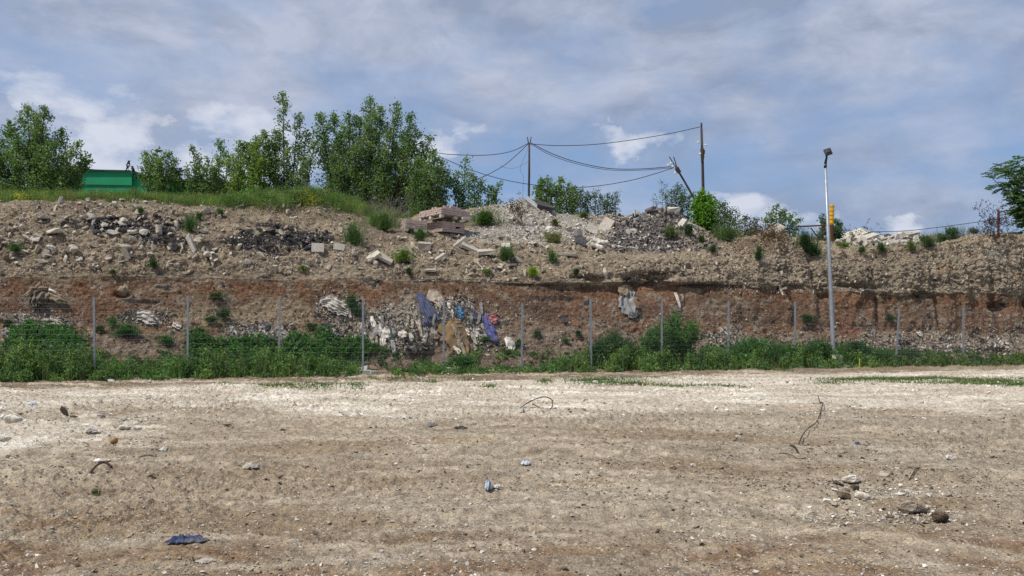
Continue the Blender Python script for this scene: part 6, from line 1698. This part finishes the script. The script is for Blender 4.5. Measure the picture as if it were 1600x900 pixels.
# scraps : a few crumpled shapes copied about
from functools import lru_cache
@lru_cache(None)
def crumple(seed):
    rs = np.random.default_rng(seed); n = 7
    u, v = np.meshgrid(np.linspace(-.5, .5, n), np.linspace(-.5, .5, n))
    z = .30*fbm(u*3+seed, v*3, seed*1.0, 3); k = 1-.5*np.abs(v)**1.5
    V = np.stack([u*k+.14*perlin(u*3, v*3+seed, 2.0), v*(1+.5*perlin(u*2+seed, 0.0)), z], -1).reshape(-1, 3)
    idx = np.arange(n*n).reshape(n, n)
    return V, np.stack([idx[:-1, :-1], idx[1:, :-1], idx[1:, 1:], idx[:-1, 1:]], -1).reshape(-1, 4)
CR = []
for i in range(6):
    V, F = crumple(i+3); me = npmesh('scrap_shape', V, F); me.materials.append(MC['white']); CR.append(me)
def scrap(loc, nor, size, mat, label, group, sy=1.6):
    o = bpy.data.objects.new('rubbish_scrap', CR[int(RT.integers(0, 6))]); COL.objects.link(o)
    o.location = loc+nor*size*.12; o.rotation_mode = 'QUATERNION'
    o.rotation_quaternion = nor.to_track_quat('Z', 'Y') @ Euler((RT.normal(0, .4), RT.normal(0, .4), RT.normal(0, .7))).to_quaternion()
    o.scale = (size*RT.uniform(.5, 1), size*sy*RT.uniform(.5, 1), size)
    o.material_slots[0].link = 'OBJECT'; o.material_slots[0].material = MC[mat]
    tag(o, label, 'plastic scrap', group)
ZS = (
 (575,600,490,530,14,'among the rags left of the dark green cloth'),(600,660,488,545,34,'between the dark green cloth and the navy striped cloth'),
 (680,735,465,505,26,'right of the navy striped cloth'),(720,760,495,540,22,'between the brown sheet and the violet blue cloth'),
 (500,560,468,500,16,'in the torn white mass left of the fourth post'),(505,560,508,535,12,'low between third and fourth posts'),
 (360,410,508,530,14,'at the lower end of the tan spill by the third post'),(425,460,510,535,8,'low behind the third post'),
 (30,110,495,520,16,'behind the ground cover at far left'),(190,260,488,506,12,'around the white bundle left of the second post'),
 (1110,1160,515,545,12,'low between the largest shrub and the next one'),(1345,1480,520,552,22,'in the rubble layer around the leaning right post'),(1480,1620,520,552,20,'in the rubble layer at the right edge'))
for x0, x1, y0, y1, n, wh in ZS:
    for i in range(n):
        loc, nor = hit(RT.uniform(x0, x1), RT.uniform(y0, y1))
        if loc is None: continue
        mt = RT.choice(['white', 'white', 'cream', 'grey', 'dark'], p=[.3, .1, .3, .2, .1])
        nm = {'white': 'whitish', 'cream': 'cream', 'grey': 'grey', 'dark': 'dark'}[mt]
        scrap(loc, nor, RT.uniform(.08, .26), mt, nm+' crumpled scrap '+wh, nm+' scraps '+wh)

for i in range(26):
    x0 = RT.uniform(576, 752); y0 = RT.uniform(486, 528) if x0 < 680 else RT.uniform(470, 528); L_ = RT.uniform(9, 22); w0 = RT.uniform(3, 7); k_ = RT.normal(0, 3)
    mt = RT.choice(['white', 'cream', 'grey'])
    cn = {'white': 'whitish', 'cream': 'cream', 'grey': 'grey'}[mt]
    drape('rag_strip', 'narrow '+cn+' rag strip dangling in the rubbish layer in the centre', [(x0, y0, w0), (x0+k_*.5, y0+L_*.5, w0*1.2), (x0+k_, y0+L_, w0*.5)], mt, 12, 6, RT.uniform(.08, .16), .025, 2, 'rag', .4, group='narrow '+cn+' rag strips in the centre')
# shreds too small and too many to count
def shreds():
    Vs = []; Fs = []; Cs = []; n = 0
    pal = np.array([(.50,.46,.39),(.40,.35,.28),(.30,.27,.23),(.62,.59,.54),(.10,.085,.07),(.20,.18,.17),(.33,.25,.17),(.46,.39,.30)])
    for x0, x1, y0, y1, k, wh in ZS:
        for i in range(k*18):
            px = RT.uniform(x0-6, x1+6); py = RT.normal((y0+y1)/2, (y1-y0)/3)
            loc, nor = hit(px, py)
            if loc is None: continue
            V, F = crumple(3+i % 6); s_ = RT.uniform(.03, .12)
            q = np.array((nor.to_track_quat('Z', 'Y') @ Euler((RT.normal(0, .6), RT.normal(0, .6), RT.normal(0, .8))).to_quaternion()).to_matrix())
            Vs.append((V*np.array([s_*RT.uniform(.4, 1), s_*RT.uniform(.8, 2.2), s_]))@q.T+np.array(loc+nor*.02)); Fs.append(F+n); n += len(V)
            Cs.append(np.tile(pal[RT.integers(0, 8)]*RT.uniform(.7, 1.1), (len(V), 1)))
    me = npmesh('shredded_rubbish', np.concatenate(Vs), np.concatenate(Fs), cols=np.concatenate(Cs))
    o = link('shredded_rubbish', me, mat_attr('shreds', .8, 20, .25, .01)); tag(o, 'fine shreds of plastic and cloth bedded in the rubbish layer behind the fence', 'rubbish', None, 'stuff')
shreds()

# ---- things lying on the lot
def flat_bag(px, py, w, d, h, mat, label, rot=0, name='plastic_bag', seed=1, cat='bag', nu=26, nv=14, outline=None):
    p = gpt(px, py); W = w/FOC*p.y
    u, v = np.meshgrid(np.linspace(-1, 1, nu), np.linspace(-1, 1, nv))
    r = 1-.25*np.abs(perlin(u*2+seed, v*2))
    X = u*W/2*(1-.25*np.abs(v)**2)*r; Y = v*d/2*(1-.55*u*u)*(1+.5*perlin(u*3+seed, 2.0))
    env = (1-np.abs(u)**3)*(1-np.abs(v)**3)
    Z = .006+h*(.35+.65*np.abs(perlin(u*2.6+seed, v*1.8+seed))+.35*perlin(u*7, v*5+seed))*(.12+.88*env)
    V = np.stack([X, Y, np.maximum(Z, .004)], -1).reshape(-1, 3)
    idx = np.arange(nu*nv).reshape(nv, nu)
    F = np.stack([idx[:-1, :-1], idx[:-1, 1:], idx[1:, 1:], idx[1:, :-1]], -1).reshape(-1, 4)
    o = link(name, npmesh(name, V, F, smooth=True), MC[mat], None, p+Vector((0, 0, .004))); o.rotation_euler = (0, 0, rot)
    m = o.modifiers.new('Solidify', 'SOLIDIFY'); m.thickness = .004
    tag(o, label, cat); return o
flat_bag(292, 848, 72, .13, .06, 'navyplastic', 'crumpled dark blue plastic bag lying flat on the lower left lot', .12, seed=4)
flat_bag(288, 847, 34, .07, .062, 'navyplastic', 'raised middle fold of the dark blue plastic bag', .12, seed=9, name='blue_fold') if False else None
flat_bag(763, 764, 13, .16, .13, 'paleblue', 'pale blue white plastic bag standing crumpled in the middle of the lot', 0, seed=2)
flat_bag(776, 762, 18, .10, .04, 'white', 'torn white plastic beside the pale blue white bag', .2, seed=6, name='white_plastic', cat='plastic scrap')
flat_bag(822, 723, 18, .16, .05, 'paleblue', 'small pale blue crumpled plastic beyond the bag in the lot middle', .1, seed=3, name='plastic_scrap', cat='plastic scrap')
flat_bag(392, 726, 30, .22, .07, 'clear', 'milky translucent plastic sheet half buried left of centre', -.5, seed=5, name='plastic_sheet', cat='sheet')
flat_bag(675, 662, 22, .25, .06, 'grey', 'flat greyish blue scrap on the pale gravel behind the middle', 0, seed=7, name='grey_scrap', cat='scrap')
flat_bag(720, 667, 24, .22, .05, 'dark', 'thin dark scrap on gravel right of the flat greyish one', .1, seed=8, name='dark_scrap', cat='scrap')
flat_bag(263, 743, 9, .07, .04, 'white', 'tiny white scrap on the left lot near the green weed', 0, seed=11, name='white_scrap', cat='scrap')
flat_bag(1340, 696, 11, .12, .05, 'navyplastic', 'little blue scrap on the right of the lot', 0, seed=12, name='blue_scrap', cat='scrap')
flat_bag(50, 630, 20, .35, .07, 'paleblue', 'whitish scrap on the gravel at far left', .1, seed=13, name='white_scrap', cat='scrap')
flat_bag(322, 873, 34, .12, .014, 'clear', 'flat pale patch of trodden plastic below the dark blue bag', .1, seed=14, name='trodden_plastic', cat='scrap')
flat_bag(815, 644, 12, .3, .12, 'white', 'small white crumpled plastic just in front of the rebar loop', .1, seed=15, name='white_scrap', cat='scrap')
def rod(pts, r, mat, label, name, cat):
    o0 = gpt(*pts[0][:2]); m = MB(); P = []
    for px, py, h in pts:
        # h = height above the lot
        g = gpt(px, py); P.append(g+Vector((0, 0, h+r*.7))-o0)
    Q = []
    for i in range(len(P)-1):
        p0, p1, p2_, p3_ = P[max(i-1, 0)], P[i], P[i+1], P[min(i+2, len(P)-1)]
        for k in range(5):
            t = k/5; Q.append(.5*((2*p1)+(p2_-p0)*t+(2*p0-5*p1+4*p2_-p3_)*t*t+(3*p1-p0-3*p2_+p3_)*t*t*t))
    Q.append(P[-1]); m.tube(Q, r, 6)
    o = m.build(name, mat, None, o0, smooth=True); tag(o, label, cat); return o
M_rebar = mat_simple('rusted_bar', (.10, .055, .038), .85, .1, .2, 30, .4)
def bar_at(pts, y0, r, mat, label, name, cat):
    """bent bar standing up from the ground in one vertical plane y0 metres away"""
    P = [at(px, py, y0+d) for px, py, d in pts]; o0 = P[0].copy(); m = MB(); Q = []
    for i in range(len(P)-1):
        p0, p1, p2_, p3_ = P[max(i-1, 0)], P[i], P[i+1], P[min(i+2, len(P)-1)]
        for k in range(6):
            t = k/6; Q.append(.5*((2*p1)+(p2_-p0)*t+(2*p0-5*p1+4*p2_-p3_)*t*t+(3*p1-p0-3*p2_+p3_)*t*t*t)-o0)
    Q.append(P[-1]-o0); m.tube(Q, r, 6); o = m.build(name, mat, None, o0, smooth=True); tag(o, label, cat)
yb = FOC*EYE/(638-HOR)
bar_at([(814,637,0),(822,631,.05),(833,625,.1),(845,621,.1),(855,620.5,.1),(862,625,.1),(863.5,632,0),(861,638,0),(855,640,0)], yb, .010, M_rebar, 'rusty bent steel rod looping above the pale gravel in the middle', 'bent_rod', 'steel rod')
bar_at([(831,631,.1),(838,634,.1),(846,639,0)], yb, .010, M_rebar, 'short rusty rod lying inside the looping bent rod', 'short_rod', 'steel rod')
rod([(130,740,0),(142,735,.02),(152,730,.05),(163,728,.05),(175,728,.01)], .013, M_rebar, 'curved rusty brown metal strip on the left lot', 'metal_strip', 'metal strip')
M_branch = mat_simple('dark_branch', (.06, .045, .032), .95, 0, .2, 30, .6)
rod([(1278,614,0),(1279,624,.02),(1281,630,.02),(1286,634,.04),(1284,642,.04),(1281,650,.05),(1276,660,.05),(1272,668,.05),(1262,677,.05),(1254,685,.04),(1248,692,.02)], .008, M_branch, 'long crooked dark branch lying on the right of the lot', 'branch', 'branch')
rod([(1262,632,0),(1272,634,.02),(1286,634,.03)], .006, M_branch, 'side twig lying at the bend of the crooked branch', 'twig', 'twig')
rod([(1235,697,.01),(1242,702,.02),(1249,706,.01)], .012, M_branch, 'short dark stick below the end of the crooked branch', 'stick', 'stick')
rod([(1218,710,.01),(1232,713,.02),(1250,716,.0),(1262,715,.01)], .006, mat_simple('reddish_twig', (.14, .06, .04), .9), 'thin reddish twig below the short dark stick', 'twig', 'twig')
rod([(1420,745,0),(1430,739,.02),(1437,735,.02)], .006, M_branch, 'small slanting dark twig right of the stone mound', 'twig', 'twig')
rod([(215,712,0),(230,711,.02),(244,713,0)], .016, mat_simple('grey_stick', (.24, .21, .17), .9), 'pale grey stick behind the curved rusty strip', 'stick', 'stick')
rod([(1343,571.0+6,0),(1343.2,577,.35)], .018, mat_simple('lime_stake', (.45, .42, .03), .6), 'tiny lime yellow stake in the grass right of the lamp post', 'stake', 'stake')
# the round yellow object
p = gpt(178, 692); s = 12/FOC*p.y/2
V = []; F = []; nu, nv = 16, 10
for i in range(nv+1):
    a = math.pi*i/nv
    for k in range(nu): V.append((math.sin(a)*math.cos(6.283*k/nu)*s*(1+.04*math.sin(k*2)), math.sin(a)*math.sin(6.283*k/nu)*s*.95, math.cos(a)*s*.95+s*.9))
for i in range(nv):
    for k in range(nu): F.append((i*nu+k, (i+1)*nu+k, (i+1)*nu+(k+1) % nu, i*nu+(k+1) % nu))
o = link('rusty_ball', npmesh('rusty_ball', np.array(V), F, smooth=True), mat_simple('yellow_rusted_ball', (.38, .24, .07), .7, 0, .2, 16, .4, .01, col2=(.16, .08, .035)), None, p)
tag(o, 'small round yellowish brown ball on whitish lumps, left of the lot', 'ball')
# ------------------------------------------------------------------ camera, sun, sky
cam = bpy.data.cameras.new('camera'); co = bpy.data.objects.new('camera', cam); COL.objects.link(co)
cam.sensor_width = 36; cam.lens = 36*FOC/1600; cam.shift_y = 53/1600
cam.clip_end = 9000; cam.clip_start = .1
co.location = CAM; co.rotation_euler = (R(90), 0, 0)
sc = bpy.context.scene; sc.camera = co
SUN_EL = 57       # azimuth measured from the view direction (+Y) clockwise; sun comes from the left, behind
AZ = R(180+58)                 # compass-like angle of the sun from +Y, clockwise: behind-left of the camera
sd = Vector((math.sin(AZ)*math.cos(R(SUN_EL)), math.cos(AZ)*math.cos(R(SUN_EL)), math.sin(R(SUN_EL))))
sl = bpy.data.lights.new('sun', 'SUN'); sl.energy = 3.4; sl.angle = R(3.5); sl.color = (1, .95, .87)
so = bpy.data.objects.new('sun', sl); COL.objects.link(so)
so.rotation_euler = (-sd).to_track_quat('-Z', 'Y').to_euler(); so.location = (0, 0, 50)
w = bpy.data.worlds.new('World'); sc.world = w; w.use_nodes = True
nt = w.node_tree; bg = nt.nodes['Background']
sky = nt.nodes.new('ShaderNodeTexSky'); sky.sky_type = 'NISHITA'; sky.sun_disc = False
sky.sun_elevation = R(SUN_EL); sky.sun_rotation = AZ; sky.air_density = 1.0; sky.dust_density = 1.5; sky.ozone_density = 1.5
gen = nt.nodes.new('ShaderNodeTexCoord').outputs['Generated']
sep = nt.nodes.new('ShaderNodeSeparateXYZ'); nt.links.new(gen, sep.inputs[0])
X, Y, Z = sep.outputs
zc = math_(nt, 'MAXIMUM', Z, 0.0)
# cloud deck: direction projected on a high layer
den = math_(nt, 'ADD', zc, .10)
def comb(a, b, c=0.0):
    n = nt.nodes.new('ShaderNodeCombineXYZ')
    for i, x in enumerate((a, b, c)):
        if isinstance(x, (int, float)): n.inputs[i].default_value = x
        else: nt.links.new(x, n.inputs[i])
    return n.outputs[0]
deck = comb(math_(nt, 'DIVIDE', X, den), math_(nt, 'MULTIPLY', math_(nt, 'DIVIDE', Y, den), .9), .7)
az = math_(nt, 'ARCTAN2', X, Y); el = math_(nt, 'ARCSINE', Z)
band = comb(math_(nt, 'MULTIPLY', az, 1.0), math_(nt, 'MULTIPLY', el, 2.2), .3)
def warp(vec, scale, amt):
    n = nt.nodes.new('ShaderNodeTexNoise'); n.inputs['Scale'].default_value = scale; n.inputs['Detail'].default_value = 3
    nt.links.new(vec, n.inputs['Vector'])
    v = nt.nodes.new('ShaderNodeVectorMath'); v.operation = 'MULTIPLY_ADD'
    nt.links.new(n.outputs['Color'], v.inputs[0]); v.inputs[1].default_value = (amt,)*3
    nt.links.new(vec, v.inputs[2]); return v.outputs[0]
n_big = noise(nt, warp(deck, 1.0, .5), .75, 6, .55)
n_mid = noise(nt, warp(band, 5, .08), 7, 8, .55)
n_fine = noise(nt, warp(band, 14, .03), 24, 6, .6)
K = 9.9    # the sky texture is bright; the background strength below brings all of it down
base = mixrgb(nt, 1.0, sky.outputs[0], (.90, 1.0, 1.12), 'MULTIPLY')
base = mixrgb(nt, .8, base, tuple(K*x for x in (.19, .298, .50)))
# thin veil, thickest high up
elf = maprange(nt, el, .06, .36, 0, 1)
veil = math_(nt, 'ADD', math_(nt, 'MULTIPLY', elf, .50), maprange(nt, n_big, .36, .66, -.02, .55))
veil = math_(nt, 'ADD', veil, maprange(nt, n_mid, .35, .65, -.30, .30))
veil = math_(nt, 'MINIMUM', math_(nt, 'MAXIMUM', veil, .04), .93)
n_sh = noise(nt, warp(comb(az, math_(nt, 'MULTIPLY', el, 2.0), 4.0), 4, .16), 6.0, 9, .62)
vc = mixrgb(nt, maprange(nt, n_sh, .38, .62, 0, 1), tuple(K*x for x in (.245, .288, .39)), tuple(K*x for x in (.41, .445, .55)))
col = mixrgb(nt, veil, base, vc)
wn = nt.nodes.new('ShaderNodeTexNoise'); wn.inputs['Scale'].default_value = 9; wn.inputs['Detail'].default_value = 6; wn.inputs['Roughness'].default_value = .6
nt.links.new(comb(az, math_(nt, 'MULTIPLY', el, 1.3), 2.0), wn.inputs['Vector'])
ws = nt.nodes.new('ShaderNodeSeparateColor'); nt.links.new(wn.outputs['Color'], ws.inputs[0])
azw = math_(nt, 'ADD', az, math_(nt, 'MULTIPLY', math_(nt, 'SUBTRACT', ws.outputs[0], .5), .26))
elw = math_(nt, 'ADD', el, math_(nt, 'MULTIPLY', math_(nt, 'SUBTRACT', ws.outputs[1], .5), .13))
# cumulus heads: soft spots placed by bearing and height, edges broken by noise
def spot(px, py, rx, ry):
    a0 = math.atan((px-800)/FOC); e0 = math.atan((HOR-py)/FOC*math.cos(a0))
    dx = math_(nt, 'DIVIDE', math_(nt, 'SUBTRACT', azw, a0), rx/FOC)
    dy = math_(nt, 'DIVIDE', math_(nt, 'SUBTRACT', elw, e0), ry/FOC)
    r2 = math_(nt, 'ADD', math_(nt, 'MULTIPLY', dx, dx), math_(nt, 'MULTIPLY', dy, dy))
    return maprange(nt, r2, 0, 1.6, 1, 0)
tot = None
for px, py, rx, ry in ((360,215,75,48),(415,235,90,60),(140,225,50,48),(175,260,80,40),(690,215,60,40),(1150,330,55,26),(1130,355,75,25),(1420,352,32,15),
                       (115,125,70,30),(990,210,60,18),(1230,345,50,18)):
    s_ = spot(px, py, rx, ry)
    tot = s_ if tot is None else math_(nt, 'MAXIMUM', tot, s_)
edge = math_(nt, 'ADD', math_(nt, 'MULTIPLY', maprange(nt, n_mid, .36, .64, 0, 1), .75), math_(nt, 'MULTIPLY', maprange(nt, n_fine, .3, .7, 0, 1), .35))
puff = maprange(nt, math_(nt, 'ADD', math_(nt, 'MULTIPLY', tot, .85), math_(nt, 'MULTIPLY', edge, 1.25)), 1.0, 1.75, 0, .85)
puff = math_(nt, 'MULTIPLY', puff, maprange(nt, tot, 0, .25, 0, 1))
col = mixrgb(nt, puff, col, tuple(K*x for x in (.56, .59, .67)))
nt.links.new(col, bg.inputs['Color']); bg.inputs['Strength'].default_value = .1
sc.view_settings.view_transform = 'Standard'; sc.view_settings.look = 'None'
sc.view_settings.exposure = .32; sc.view_settings.gamma = 1; sc.view_settings.use_curve_mapping = False
